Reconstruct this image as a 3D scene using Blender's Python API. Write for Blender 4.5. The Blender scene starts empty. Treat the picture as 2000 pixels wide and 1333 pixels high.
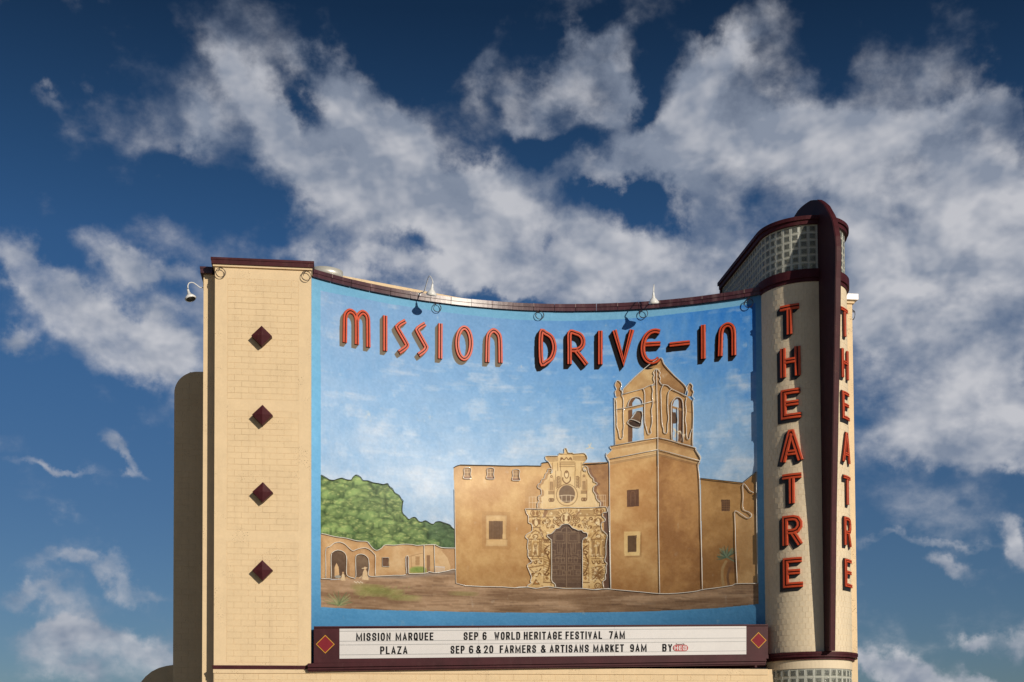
import bpy, bmesh, math, random
import numpy as np
from mathutils import Vector, Matrix

random.seed(7)
RNG = np.random.default_rng(11)
S = bpy.context.scene
COL = S.collection
PI = math.pi

# ------------------------------------------------------------------ camera
# frame of the place: x runs along the facade, y goes back, z is up (metres)
TH = math.radians(7.4)
FPX, PPY = 2600.0, 1387.85
PITCH, ROLL = math.radians(2.25), math.radians(0.31)
CAM = np.array([0.6983, -34.3763, 1.6])


def w2l(v):
    U = (math.cos(TH), math.sin(TH)); N = (-math.sin(TH), math.cos(TH))
    return np.array([v[0]*U[0]+v[1]*U[1], v[0]*N[0]+v[1]*N[1], v[2]])


_f = np.array([0, math.cos(PITCH), math.sin(PITCH)])
_u = np.array([0, -math.sin(PITCH), math.cos(PITCH)])
_r = np.array([1., 0, 0])
_r2 = _r*math.cos(ROLL)-_u*math.sin(ROLL)
_u2 = _u*math.cos(ROLL)+_r*math.sin(ROLL)
CF, CU, CR = w2l(_f), w2l(_u2), w2l(_r2)
cd = bpy.data.cameras.new('camera')
cam = bpy.data.objects.new('camera', cd)
COL.objects.link(cam)
M3 = Matrix(((CR[0], CU[0], -CF[0]), (CR[1], CU[1], -CF[1]), (CR[2], CU[2], -CF[2])))
cam.matrix_world = Matrix.Translation(Vector(CAM)) @ M3.to_4x4()
cd.sensor_width = 36
cd.lens = 36*FPX/2000
cd.shift_y = (PPY-666.5)/2000
cd.clip_start = 0.5
cd.clip_end = 20000
S.camera = cam


def ray(px, py):
    """survey sight line through a measured point of the photograph"""
    return CF+CR*(px-1000)/FPX-CU*(py-PPY)/FPX


# ------------------------------------------------------------------ sun, exposure
SUN_EL = math.radians(18)
SH = Vector((math.sin(math.radians(27.5)), -math.cos(math.radians(27.5)), 0)).normalized()
SUN = Vector((SH.x*math.cos(SUN_EL), SH.y*math.cos(SUN_EL), math.sin(SUN_EL)))
sl = bpy.data.lights.new('sun', 'SUN')
sl.energy = 3.55
sl.angle = math.radians(0.5)
sl.color = (1.0, 0.90, 0.76)
so = bpy.data.objects.new('sun', sl)
COL.objects.link(so)
so.rotation_euler = SUN.to_track_quat('Z', 'Y').to_euler()
S.view_settings.view_transform = 'Standard'
S.view_settings.look = 'None'
S.view_settings.gamma = 1
S.view_settings.exposure = 0
S.view_settings.use_curve_mapping = False

# ------------------------------------------------------------------ sky
W = bpy.data.worlds.new('World')
S.world = W
W.use_nodes = True
nt = W.node_tree
nt.nodes.clear()


def nd(t, **kw):
    n = nt.nodes.new(t)
    for k, v in kw.items():
        setattr(n, k, v)
    return n


def lk(a, b):
    nt.links.new(a, b)


def mth(op, a, b=None, c=None, clamp=False):
    n = nt.nodes.new('ShaderNodeMath')
    n.operation = op
    n.use_clamp = clamp
    for i, v in enumerate((a, b, c)):
        if v is None:
            continue
        if isinstance(v, (int, float)):
            n.inputs[i].default_value = v
        else:
            nt.links.new(v, n.inputs[i])
    return n.outputs[0]


def build_sky():
    out = nd('ShaderNodeOutputWorld')
    bg = nd('ShaderNodeBackground')
    bg.inputs['Strength'].default_value = 0.085
    lk(bg.outputs[0], out.inputs[0])
    sky = nd('ShaderNodeTexSky', sky_type='NISHITA')
    sky.sun_disc = False
    sky.sun_elevation = SUN_EL
    sky.sun_rotation = math.atan2(SUN.x, SUN.y)
    sky.altitude = 200
    sky.air_density = 1.0
    sky.dust_density = 0.4
    sky.ozone_density = 3.0
    tc = nd('ShaderNodeTexCoord')
    D = tc.outputs['Generated']
    sep = nd('ShaderNodeSeparateXYZ')
    lk(D, sep.inputs[0])
    # azimuth / elevation of the view direction
    az = mth('ARCTAN2', sep.outputs[0], sep.outputs[1])
    el = mth('ARCSINE', sep.outputs[2])
    comb = nd('ShaderNodeCombineXYZ')
    lk(az, comb.inputs[0]); lk(el, comb.inputs[1])
    # turbulence shared by all the clouds: warps the positions of the banks
    wn = nd('ShaderNodeTexNoise')
    wn.inputs['Scale'].default_value = 9.0
    wn.inputs['Detail'].default_value = 7.0
    wn.inputs['Roughness'].default_value = 0.6
    lk(D, wn.inputs['Vector'])
    ws = nd('ShaderNodeVectorMath', operation='SUBTRACT')
    lk(wn.outputs['Color'], ws.inputs[0]); ws.inputs[1].default_value = (0.5, 0.5, 0.5)
    wm = nd('ShaderNodeVectorMath', operation='SCALE')
    lk(ws.outputs[0], wm.inputs[0]); wm.inputs['Scale'].default_value = 0.12
    wa = nd('ShaderNodeVectorMath', operation='ADD')
    lk(comb.outputs[0], wa.inputs[0]); lk(wm.outputs[0], wa.inputs[1])
    P = wa.outputs[0]
    banks = CLOUDS
    sp = nd('ShaderNodeSeparateXYZ')
    lk(P, sp.inputs[0])
    acc = None
    for (px, py, rx, ry, rot, amp) in banks:
        d = ray(px, py)
        d = d/np.linalg.norm(d)
        a0 = math.atan2(d[0], d[1]); e0 = math.asin(d[2])
        m = nd('ShaderNodeMapping', vector_type='TEXTURE')
        m.inputs['Location'].default_value = (a0, e0, 0)
        m.inputs['Rotation'].default_value = (0, 0, math.radians(-rot))
        m.inputs['Scale'].default_value = (1.6*rx/2600, 1.6*ry/2600, 1.0)
        # z only hands the running total on, so that the banks are worked out one after another
        cb = nd('ShaderNodeCombineXYZ')
        lk(sp.outputs[0], cb.inputs[0]); lk(sp.outputs[1], cb.inputs[1])
        if acc is not None: lk(acc, cb.inputs[2])
        lk(cb.outputs[0], m.inputs['Vector'])
        # flatten the third axis
        mm = nd('ShaderNodeVectorMath', operation='MULTIPLY')
        lk(m.outputs[0], mm.inputs[0]); mm.inputs[1].default_value = (1, 1, 0)
        ln = nd('ShaderNodeVectorMath', operation='LENGTH')
        lk(mm.outputs[0], ln.inputs[0])
        mr = nd('ShaderNodeMapRange', interpolation_type='SMOOTHSTEP')
        mr.inputs['From Min'].default_value = 1.0
        mr.inputs['From Max'].default_value = 0.0
        mr.inputs['To Min'].default_value = 0.0
        mr.inputs['To Max'].default_value = amp
        lk(ln.outputs['Value'], mr.inputs['Value'])
        acc = mr.outputs[0] if acc is None else mth('ADD', acc, mr.outputs[0])
    acc = mth('MINIMUM', acc, 0.92)

    def fbm(vec, scale, detail, rough, dist):
        n = nd('ShaderNodeTexNoise')
        n.inputs['Scale'].default_value = scale
        n.inputs['Detail'].default_value = detail
        n.inputs['Roughness'].default_value = rough
        n.inputs['Distortion'].default_value = dist
        lk(vec, n.inputs['Vector'])
        return n.outputs['Fac']
    st = nd('ShaderNodeVectorMath', operation='MULTIPLY')
    lk(D, st.inputs[0]); st.inputs[1].default_value = (1, 1, 1.35)
    n1 = fbm(st.outputs[0], 11.0, 9.0, 0.57, 0.10)
    n0 = fbm(st.outputs[0], 5.0, 2.0, 0.5, 0.0)
    off = nd('ShaderNodeVectorMath', operation='ADD')
    lk(st.outputs[0], off.inputs[0]); off.inputs[1].default_value = (0.008, -0.004, 0.014)
    na = fbm(st.outputs[0], 12.0, 4.0, 0.6, 0.15)
    nb_ = fbm(off.outputs[0], 12.0, 4.0, 0.6, 0.15)
    big = fbm(D, 2.3, 3.0, 0.5, 0.0)
    # far sky outside the surveyed banks: loose broken cloud of its own
    rest = mth('MULTIPLY', mth('SUBTRACT', big, 0.58), 0.5)
    v = mth('ADD', acc, mth('MULTIPLY', mth('SUBTRACT', n1, 0.5), 3.1))
    v = mth('ADD', v, mth('MULTIPLY', mth('SUBTRACT', n0, 0.5), 0.5))
    v = mth('ADD', v, rest)
    dens = nd('ShaderNodeMapRange', interpolation_type='SMOOTHSTEP')
    dens.inputs['From Min'].default_value = 0.02
    dens.inputs['From Max'].default_value = 1.12
    lk(v, dens.inputs['Value'])
    dn = mth('MULTIPLY', dens.outputs[0], 0.93)
    # billows: the side of each billow that faces the light is whiter
    rel = mth('MULTIPLY', mth('SUBTRACT', na, nb_), 4.5)
    lit = mth('ADD', mth('ADD', rel, 0.42), mth('MULTIPLY', mth('SUBTRACT', n1, 0.5), 1.8))
    big2 = fbm(D, 4.2, 2.0, 0.5, 0.0)
    lit = mth('ADD', lit, mth('MULTIPLY', mth('SUBTRACT', big2, 0.5), 1.3), clamp=True)
    # clouds turn greyer with height: lens vignetting put into their colour
    lit = mth('SUBTRACT', lit, mth('MULTIPLY', mth('SUBTRACT', sep.outputs[2], 0.36, clamp=True), 2.2), clamp=True)
    cr = nd('ShaderNodeMix', data_type='RGBA')
    k = 1/0.085
    cr.inputs['A'].default_value = (0.255*k, 0.295*k, 0.375*k, 1)
    cr.inputs['B'].default_value = (0.57*k, 0.575*k, 0.61*k, 1)
    lk(lit, cr.inputs['Factor'])
    # deepen the Nishita blue a little, as a polarised sky
    gm = nd('ShaderNodeHueSaturation')
    gm.inputs['Saturation'].default_value = 1.0
    gm.inputs['Value'].default_value = 1.0
    lk(sky.outputs[0], gm.inputs['Color'])
    tint = nd('ShaderNodeMix', data_type='RGBA', blend_type='MULTIPLY')
    tint.inputs['Factor'].default_value = 1
    lk(gm.outputs[0], tint.inputs['A'])
    # the polarised sky deepens quickly with height, lens vignetting included in the tint
    zr = nd('ShaderNodeValToRGB')
    e = zr.color_ramp.elements
    e[0].position, e[0].color = SKY_STOPS[0][0], (*SKY_STOPS[0][1], 1)
    e[1].position, e[1].color = SKY_STOPS[-1][0], (*SKY_STOPS[-1][1], 1)
    for p_, c_ in SKY_STOPS[1:-1]:
        q_ = e.new(p_); q_.color = (*c_, 1)
    lk(sep.outputs[2], zr.inputs['Fac'])
    lk(zr.outputs['Color'], tint.inputs['B'])
    mx = nd('ShaderNodeMix', data_type='RGBA')
    lk(dn, mx.inputs['Factor'])
    lk(tint.outputs['Result'], mx.inputs['A'])
    lk(cr.outputs['Result'], mx.inputs['B'])
    lk(mx.outputs['Result'], bg.inputs['Color'])


SKY_STOPS = [(0.0, (0.36, 0.42, 0.53)), (0.185, (0.30, 0.405, 0.535)), (0.30, (0.27, 0.43, 0.585)), (0.36, (0.24, 0.41, 0.57)), (0.41, (0.185, 0.33, 0.455)), (0.50, (0.095, 0.175, 0.245)), (0.75, (0.06, 0.12, 0.18))]
CLOUDS = [
    # long bank rising to the upper left, with two fingers
    (470, 165, 34, 60, -30, .50), (510, 235, 60, 75, -35, .65), (560, 300, 80, 70, 40, .70), (620, 360, 90, 70, 40, .75), (690, 430, 110, 70, 30, .70),
    (640, 160, 50, 40, 20, .55), (700, 185, 50, 80, -35, .75), (750, 270, 70, 80, -40, .80), (810, 330, 80, 70, 30, .80), (680, 290, 70, 60, 30, .60),
    (600, 470, 60, 22, 5, .55), (700, 530, 90, 30, 5, .60), (770, 400, 110, 60, 20, .75), (880, 400, 120, 80, 10, .80), (640, 530, 40, 18, 0, .3),
    (940, 310, 60, 45, 0, .60), (1010, 350, 110, 60, 10, .70), (1000, 440, 120, 70, 0, .75), (920, 500, 110, 55, 0, .65), (1080, 520, 140, 60, 0, .75),
    (960, 565, 160, 35, 0, .5), (1150, 450, 110, 45, 0, .60), (1120, 330, 80, 45, 0, .60), (1220, 300, 90, 40, 0, .70), (1320, 290, 100, 55, 10, .75),
    (1380, 370, 90, 80, 0, .75), (1330, 480, 110, 60, 0, .75), (1240, 520, 120, 50, 0, .70), (1440, 460, 100, 80, 0, .70), (1470, 300, 100, 60, 0, .65),
    # high cluster
    (935, 40, 45, 55, 0, .42), (910, 105, 34, 45, 0, .45), (1010, 130, 40, 55, -30, .55), (1100, 135, 60, 40, -10, .75), (1180, 145, 55, 60, 30, .85),
    (1215, 205, 45, 45, 30, .65), (1050, 200, 80, 26, 15, .60), (1110, 235, 50, 22, 10, .35), (1240, 95, 46, 36, 0, .45),
    # right hand bank
    (1350, 215, 55, 50, -20, .60), (1420, 180, 75, 55, -20, .70), (1470, 120, 55, 34, -10, .60), (1560, 230, 100, 55, 15, .75), (1590, 115, 60, 45, 10, .48),
    (1540, 40, 36, 34, 0, .42), (1490, 80, 30, 30, 0, .36), (1660, 270, 120, 60, 10, .80), (1560, 320, 120, 60, 0, .75), (1780, 310, 130, 60, -5, .85), (1890, 280, 90, 60, -25, .85),
    (1960, 220, 70, 80, -35, .85), (1700, 400, 120, 70, 0, .75), (1860, 420, 160, 90, 0, .95), (1980, 400, 100, 140, 0, .95), (1780, 520, 120, 90, 0, .80), (1920, 560, 150, 110, 0, .95),
    (1720, 620, 80, 70, 0, .70), (1850, 680, 130, 60, 15, .95), (1980, 700, 80, 80, 0, .95), (1740, 740, 90, 70, 0, .75), (1880, 800, 170, 65, 0, .85), (1760, 850, 120, 34, -6, .65), (1720, 560, 90, 90, 0, .6), (1930, 860, 110, 24, -6, .5),
    (1830, 150, 110, 60, 20, .30), (1700, 90, 60, 40, 0, .22), (1950, 880, 90, 16, -8, .3),
    (900, 540, 150, 45, 0, .30), (1150, 560, 200, 40, 0, .35), (1400, 540, 120, 60, 0, .40), (1300, 330, 140, 70, 0, .30), (1150, 190, 110, 50, 0, .30),
    (1780, 640, 120, 90, 0, .30), (180, 1255, 220, 40, 0, .35), (1850, 1315, 180, 26, 0, .3),
    # blue gaps
    (90, 70, 150, 60, 0, -.8), (330, 290, 60, 40, 0, -.5), (120, 1060, 120, 30, 0, -.4), (950, 250, 60, 26, 0, -.25),
    (1180, 375, 46, 18, 0, -.5), (1258, 412, 54, 38, 20, -.62), (805, 500, 56, 28, 0, -.6), (1010, 560, 160, 40, 0, .35), (1320, 555, 120, 40, 0, .45), (1055, 478, 26, 30, 0, -.5), (1635, 375, 34, 24, 0, -.5), (600, 215, 26, 40, -30, -.4), (1270, 220, 26, 60, 0, -.4),
    # left bank and the streaks under it
    (20, 500, 40, 70, -35, .65), (60, 580, 80, 55, 35, .75), (150, 620, 100, 50, 30, .85), (250, 670, 110, 60, 30, .90), (320, 750, 80, 50, 20, .80),
    (200, 500, 50, 34, 30, .50), (250, 530, 50, 26, 20, .45), (325, 560, 60, 30, 30, .50), (12, 675, 40, 26, 0, .85), (170, 720, 130, 40, 20, .60), (375, 640, 40, 50, 0, .5),
    (390, 235, 28, 48, -35, .55), (90, 150, 70, 14, 45, .26),
    (80, 920, 80, 11, 6, .70), (230, 890, 50, 15, 30, .62), (280, 930, 55, 13, 20, .62), (190, 1140, 150, 16, 3, .55), (70, 1172, 110, 20, 6, .62),
    (50, 1250, 90, 36, 0, .85), (230, 1240, 110, 30, 0, .80), (130, 1310, 190, 36, 0, .80), (300, 1290, 60, 40, 0, .6),
    (1950, 1030, 44, 24, 40, 1.0), (1985, 1068, 36, 24, 20, .8), (1835, 1108, 52, 18, 12, .95), (1760, 1290, 80, 24, 0, .95), (1700, 1318, 60, 22, 0, .8),
    (1908, 1248, 34, 18, 0, .90), (1990, 1245, 30, 34, 0, .85), (1900, 1318, 140, 22, 0, .8), (1790, 1062, 120, 9, 2, .36),
]
build_sky()

# ------------------------------------------------------------------ materials


def mat(name, color, rough=0.6, var=0.0, scale=3.0, bump=0.0, bscale=30.0, metallic=0.0, spec=0.5, trans=0.0,
        chips=0.0, dirt=None, dirt_amt=0.0, coat=0.0):
    m = bpy.data.materials.new(name)
    m.use_nodes = True
    t = m.node_tree
    b = t.nodes['Principled BSDF']
    b.inputs['Roughness'].default_value = rough
    b.inputs['Metallic'].default_value = metallic
    b.inputs['Specular IOR Level'].default_value = spec
    b.inputs['Transmission Weight'].default_value = trans
    b.inputs['Coat Weight'].default_value = coat
    b.inputs['Specular IOR Level'].default_value = spec
    tc = t.nodes.new('ShaderNodeTexCoord')
    geo = t.nodes.new('ShaderNodeNewGeometry')
    src = geo.outputs['Position']
    n = t.nodes.new('ShaderNodeTexNoise')
    n.inputs['Scale'].default_value = scale
    n.inputs['Detail'].default_value = 8
    n.inputs['Roughness'].default_value = 0.62
    t.links.new(src, n.inputs['Vector'])
    ramp = t.nodes.new('ShaderNodeMapRange')
    ramp.inputs['From Min'].default_value = 0.3
    ramp.inputs['From Max'].default_value = 0.7
    ramp.inputs['To Min'].default_value = 1-var
    ramp.inputs['To Max'].default_value = 1+var
    t.links.new(n.outputs['Fac'], ramp.inputs['Value'])
    mul = t.nodes.new('ShaderNodeVectorMath'); mul.operation = 'SCALE'
    mul.inputs[0].default_value = color[:3]
    t.links.new(ramp.outputs[0], mul.inputs['Scale'])
    colout = mul.outputs[0]
    nf_ = t.nodes.new('ShaderNodeTexNoise')
    nf_.inputs['Scale'].default_value = 14.0
    nf_.inputs['Detail'].default_value = 10
    nf_.inputs['Roughness'].default_value = 0.75
    t.links.new(src, nf_.inputs['Vector'])
    rf_ = t.nodes.new('ShaderNodeMapRange')
    rf_.inputs['From Min'].default_value = 0.3
    rf_.inputs['From Max'].default_value = 0.7
    rf_.inputs['To Min'].default_value = 1-min(.06, var)
    rf_.inputs['To Max'].default_value = 1+min(.06, var)
    t.links.new(nf_.outputs['Fac'], rf_.inputs['Value'])
    m2_ = t.nodes.new('ShaderNodeVectorMath'); m2_.operation = 'SCALE'
    t.links.new(colout, m2_.inputs[0]); t.links.new(rf_.outputs[0], m2_.inputs['Scale'])
    colout = m2_.outputs[0]
    if dirt_amt > 0:
        mp = t.nodes.new('ShaderNodeMapping')
        mp.inputs['Scale'].default_value = (2.2, 2.2, 0.25)
        t.links.new(src, mp.inputs['Vector'])
        n2 = t.nodes.new('ShaderNodeTexNoise')
        n2.inputs['Scale'].default_value = 2.0
        n2.inputs['Detail'].default_value = 9
        n2.inputs['Roughness'].default_value = 0.7
        t.links.new(mp.outputs[0], n2.inputs['Vector'])
        r2 = t.nodes.new('ShaderNodeMapRange')
        r2.inputs['From Min'].default_value = 0.52
        r2.inputs['From Max'].default_value = 0.8
        r2.inputs['To Max'].default_value = dirt_amt
        t.links.new(n2.outputs['Fac'], r2.inputs['Value'])
        mx = t.nodes.new('ShaderNodeMix'); mx.data_type = 'RGBA'
        t.links.new(r2.outputs[0], mx.inputs['Factor'])
        t.links.new(colout, mx.inputs['A'])
        mx.inputs['B'].default_value = (*(dirt or (0.2, 0.15, 0.1)), 1)
        colout = mx.outputs['Result']
    if chips > 0:
        def nz_(sc, lo, hi, det):
            q = t.nodes.new('ShaderNodeTexNoise')
            q.inputs['Scale'].default_value = sc; q.inputs['Detail'].default_value = det
            t.links.new(src, q.inputs['Vector'])
            w = t.nodes.new('ShaderNodeMapRange')
            w.inputs['From Min'].default_value = lo; w.inputs['From Max'].default_value = hi
            t.links.new(q.outputs['Fac'], w.inputs['Value'])
            return w.outputs[0]
        a_, b_ = nz_(38, .60, .64, 3), nz_(1.7, .56, .64, 2)
        pr = t.nodes.new('ShaderNodeMath'); pr.operation = 'MULTIPLY'
        t.links.new(a_, pr.inputs[0]); t.links.new(b_, pr.inputs[1])
        p2 = t.nodes.new('ShaderNodeMath'); p2.operation = 'MULTIPLY'
        t.links.new(pr.outputs[0], p2.inputs[0]); p2.inputs[1].default_value = chips
        mx = t.nodes.new('ShaderNodeMix'); mx.data_type = 'RGBA'
        t.links.new(p2.outputs[0], mx.inputs['Factor'])
        t.links.new(colout, mx.inputs['A'])
        mx.inputs['B'].default_value = (0.22, 0.15, 0.08, 1)
        colout = mx.outputs['Result']
    t.links.new(colout, b.inputs['Base Color'])
    if bump > 0:
        nb = t.nodes.new('ShaderNodeTexNoise')
        nb.inputs['Scale'].default_value = bscale
        nb.inputs['Detail'].default_value = 6
        nb.inputs['Roughness'].default_value = 0.6
        t.links.new(src, nb.inputs['Vector'])
        bp = t.nodes.new('ShaderNodeBump')
        bp.inputs['Strength'].default_value = 1.0
        bp.inputs['Distance'].default_value = bump
        t.links.new(nb.outputs['Fac'], bp.inputs['Height'])
        t.links.new(bp.outputs[0], b.inputs['Normal'])
    return m


CREAM = (0.735, 0.56, 0.34)
M = {
    'cream': mat('cream_paint', CREAM, 0.7, 0.05, 1.6, 0.003, 26, dirt=(0.45, 0.33, 0.2), dirt_amt=0.35, chips=.5),
    'cream_flat': mat('cream_plaster', (0.745, 0.57, 0.35), 0.7, 0.05, 2.2, 0.003, 18, dirt=(0.45, 0.33, 0.2), dirt_amt=0.25, chips=.8),
    'tower': mat('pale_cream_paint', (0.77, 0.645, 0.455), 0.65, 0.05, 2.0, 0.003, 26, dirt=(0.35, 0.27, 0.18), dirt_amt=0.3),
    'maroon': mat('maroon_paint', (0.060, 0.012, 0.016), 0.55, 0.25, 4.0, 0.002, 12, dirt=(0.16, 0.09, 0.085), dirt_amt=0.25, spec=0.18, chips=.3),
    'coping': mat('maroon_sheet_metal', (0.075, 0.026, 0.032), 0.32, 0.35, 2.5, 0.002, 6, dirt=(0.3, 0.2, 0.19), dirt_amt=0.5),
    'seam': mat('seam_sealant', (0.22, 0.15, 0.14), 0.6, 0.3, 8),
    'fin': mat('dark_maroon_paint', (0.045, 0.013, 0.018), 0.6, 0.15, 3.0, 0.002, 14, spec=0.18),
    'red': mat('red_enamel', (0.60, 0.074, 0.020), 0.5, 0.12, 9.0, 0.002, 40, dirt=(0.3, 0.05, 0.03), dirt_amt=0.25),
    'red_dark': mat('dark_red_groove', (0.07, 0.008, 0.006), 0.5, 0.1, 9.0),
    'tube_red': mat('unlit_neon_red', (0.09, 0.010, 0.008), 0.5, 0.05, 9.0, spec=0.2),
    'black': mat('black_paint', (0.012, 0.011, 0.012), 0.55, 0.3, 5.0),
    'letter_black': mat('black_plastic_letter', (0.008, 0.008, 0.009), 0.7, 0.2, 5.0, spec=0.15),
    'tube_white': mat('unlit_neon_white', (0.70, 0.67, 0.61), 0.25, 0.05, 9.0, coat=0.5),
    'tube_dark': mat('dark_neon_tube', (0.03, 0.035, 0.03), 0.3, 0.1, 9.0, coat=0.3),
    'panel': mat('white_sign_panel', (0.66, 0.64, 0.63), 0.5, 0.04, 1.0, 0.001, 3),
    'rail': mat('clear_letter_rail', (0.40, 0.40, 0.40), 0.35, 0.05, 5.0),
    'frame': mat('maroon_sign_metal', (0.055, 0.011, 0.015), 0.5, 0.25, 1.6, 0.002, 5, dirt=(0.14, 0.07, 0.07), dirt_amt=0.25, spec=0.18),
    'gold': mat('gold_paint', (0.62, 0.33, 0.03), 0.5, 0.1, 6.0, spec=0.2),
    'dia_red': mat('crimson_paint', (0.21, 0.016, 0.026), 0.6, 0.12, 6.0, spec=0.15),
    'dark_blue': mat('dark_blue_paint', (0.02, 0.05, 0.14), 0.6, 0.2, 6.0),
    'white': mat('white_enamel', (0.80, 0.80, 0.78), 0.28, 0.03, 5.0, coat=0.3),
    'lamp_in': mat('lamp_inside', (0.16, 0.16, 0.14), 0.5, 0.1, 5.0),
    'bulb': mat('frosted_bulb', (0.5, 0.48, 0.42), 0.2, 0.0, 5.0),
    'cable': mat('brown_black_cable', (0.03, 0.014, 0.012), 0.5, 0.2, 5.0),
    'steel': mat('galvanised_sheet', (0.66, 0.65, 0.58), 0.38, 0.06, 2.0, metallic=0.35),
    'mortar': mat('pale_mortar', (0.60, 0.60, 0.53), 0.8, 0.12, 10.0),
    'roof': mat('grey_roof', (0.20, 0.20, 0.19), 0.9, 0.2, 2.0),
    'dark': mat('dark_interior', (0.05, 0.05, 0.05), 0.9, 0.1, 2.0),
    'logo_red': mat('logo_red', (0.38, 0.02, 0.02), 0.4, 0.05, 4.0),
    'logo_white': mat('logo_white', (0.75, 0.75, 0.75), 0.4, 0.03, 4.0),
    'metal_cap': mat('white_metal_cap', (0.80, 0.76, 0.74), 0.35, 0.05, 3.0),
    'ground': mat('dry_grass_ground', (0.26, 0.215, 0.13), 0.95, 0.4, 0.3, 0.03, 4),
    'pale_paving': mat('pale_bounce_paving', (0.44, 0.375, 0.28), 0.9, 0.12, 1.0, 0.01, 40),  # pale tone chosen to bounce warm fill onto the shaded tower
}


def glass_mat():
    m = bpy.data.materials.new('wavy_glass_block')
    m.use_nodes = True
    t = m.node_tree
    b = t.nodes['Principled BSDF']
    b.inputs['Base Color'].default_value = (0.74, 0.77, 0.68, 1)
    b.inputs['Roughness'].default_value = 0.10
    b.inputs['Transmission Weight'].default_value = 0.85
    b.inputs['IOR'].default_value = 1.33
    geo = t.nodes.new('ShaderNodeNewGeometry')
    nb = t.nodes.new('ShaderNodeTexNoise')
    nb.inputs['Scale'].default_value = 16
    nb.inputs['Detail'].default_value = 3
    nb.inputs['Distortion'].default_value = 1.2
    t.links.new(geo.outputs['Position'], nb.inputs['Vector'])
    bp = t.nodes.new('ShaderNodeBump')
    bp.inputs['Distance'].default_value = 0.02
    t.links.new(nb.outputs['Fac'], bp.inputs['Height'])
    t.links.new(bp.outputs[0], b.inputs['Normal'])
    return m


M['glass'] = glass_mat()
M['glass_edge'] = mat('pale_refraction_edge', (0.60, 0.62, 0.54), 0.25, 0.1, 12, trans=0.35)  # lighter bevel colour stands in for light refracted at the block rims

# ------------------------------------------------------------------ mesh helpers


class MB:
    def __init__(self):
        self.v = []; self.f = []; self.mi = []; self.uv = {}

    def add(self, vs, fs, mi=0):
        o = len(self.v)
        self.v.extend([tuple(p) for p in vs])
        for f in fs:
            self.f.append(tuple(i+o for i in f)); self.mi.append(mi)

    def box(self, x0, x1, y0, y1, z0, z1, mi=0):
        self.add([(x0, y0, z0), (x1, y0, z0), (x1, y1, z0), (x0, y1, z0), (x0, y0, z1), (x1, y0, z1), (x1, y1, z1), (x0, y1, z1)],
                 [(0, 3, 2, 1), (4, 5, 6, 7), (0, 1, 5, 4), (1, 2, 6, 5), (2, 3, 7, 6), (3, 0, 4, 7)], mi)

    def build(self, name, mats, parent=None, smooth=False, origin=None, bevel=0.0):
        if not isinstance(mats, (list, tuple)):
            mats = [mats]
        me = bpy.data.meshes.new(name)
        vs = self.v
        if origin is not None:
            vs = [(a-origin[0], b-origin[1], c-origin[2]) for a, b, c in vs]
        me.from_pydata(vs, [], self.f)
        for m in mats:
            me.materials.append(m)
        if len(mats) > 1:
            me.polygons.foreach_set('material_index', self.mi)
        bm = bmesh.new(); bm.from_mesh(me)
        bmesh.ops.recalc_face_normals(bm, faces=bm.faces)
        bm.to_mesh(me); bm.free()
        if smooth:
            me.polygons.foreach_set('use_smooth', [True]*len(me.polygons))
        o = bpy.data.objects.new(name, me)
        COL.objects.link(o)
        if origin is not None:
            o.location = origin
        if bevel > 0:
            bv = o.modifiers.new('bevel', 'BEVEL'); bv.width = bevel; bv.segments = 2; bv.limit_method = 'ANGLE'
        if parent is not None:
            setpar(o, parent)
        return o


def world_loc(o):
    p = Vector(o.location)
    while o.parent is not None:
        o = o.parent
        p = p+Vector(o.location)
    return p


def setpar(o, p):
    # no rotations are used on parents: keep world place
    wl = Vector(o.location)
    o.parent = p
    o.location = wl-world_loc(p)


def thing(name, label, cat, loc=(0, 0, 0), group=None):
    o = bpy.data.objects.new(name, None)
    o.empty_display_size = 0.2
    COL.objects.link(o)
    o.location = loc
    tag(o, label, cat, group)
    return o


def tag(o, label=None, cat=None, group=None, kind=None):
    if label: o['label'] = label
    if cat: o['category'] = cat
    if group: o['group'] = group
    if kind: o['kind'] = kind
    return o


def circ_hit(px, py, cx, cy, R, far):
    d = ray(px, py)
    a = d[0]**2+d[1]**2; ex, ey = CAM[0]-cx, CAM[1]-cy
    b = 2*(ex*d[0]+ey*d[1]); c = ex*ex+ey*ey-R*R
    D = max(b*b-4*a*c, 0)
    t = (-b+(1 if far else -1)*math.sqrt(D))/(2*a)
    return CAM+d*t


AX, AY, AR = 5.96, -8.287, 10.20          # screen: axis and radius of the concave wall
AM = 0.636                               # half opening, drawn a little off centre below
TX, TY, TR = 13.25, 0.0, 1.12          # tower: axis and radius of the round nose


RXL, RXR = 1.25, 1.07                    # the nose is a little fuller on its left side


def arc_uv(px, py):
    p = circ_hit(px, py, AX, AY, AR, True)
    return (math.asin(max(-1, min(1, (p[0]-AX)/AR)))*AR, p[2])


def arc_pt(a, z, w=0.0):
    """a = length along the concave wall, w = distance in front of it"""
    t = a/AR
    r = AR-w
    return (AX+r*math.sin(t), AY+r*math.cos(t), z)


def nose(t, r):
    return (TX+((RXR if t > 0 else RXL)+r-TR)*math.sin(t), TY-(r+.145)*math.cos(t))


def tow_find(px, py):
    """angle on the nose where a sight line touches it"""
    best = None
    for i in range(-86, 87):
        t = math.radians(i)
        x, y = nose(t, TR+.03)
        d = np.array([x, y])-CAM[:2]
        q = ray(px, py)
        e = abs(d[0]*q[1]-d[1]*q[0])/abs(d[1])
        if best is None or e < best[0]: best = (e, t)
    return best[1]


def tow_uv(px, py):
    p = circ_hit(px, py, TX, TY, TR, False)
    return (math.atan2(p[0]-TX, -(p[1]-TY))*TR, p[2])


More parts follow.
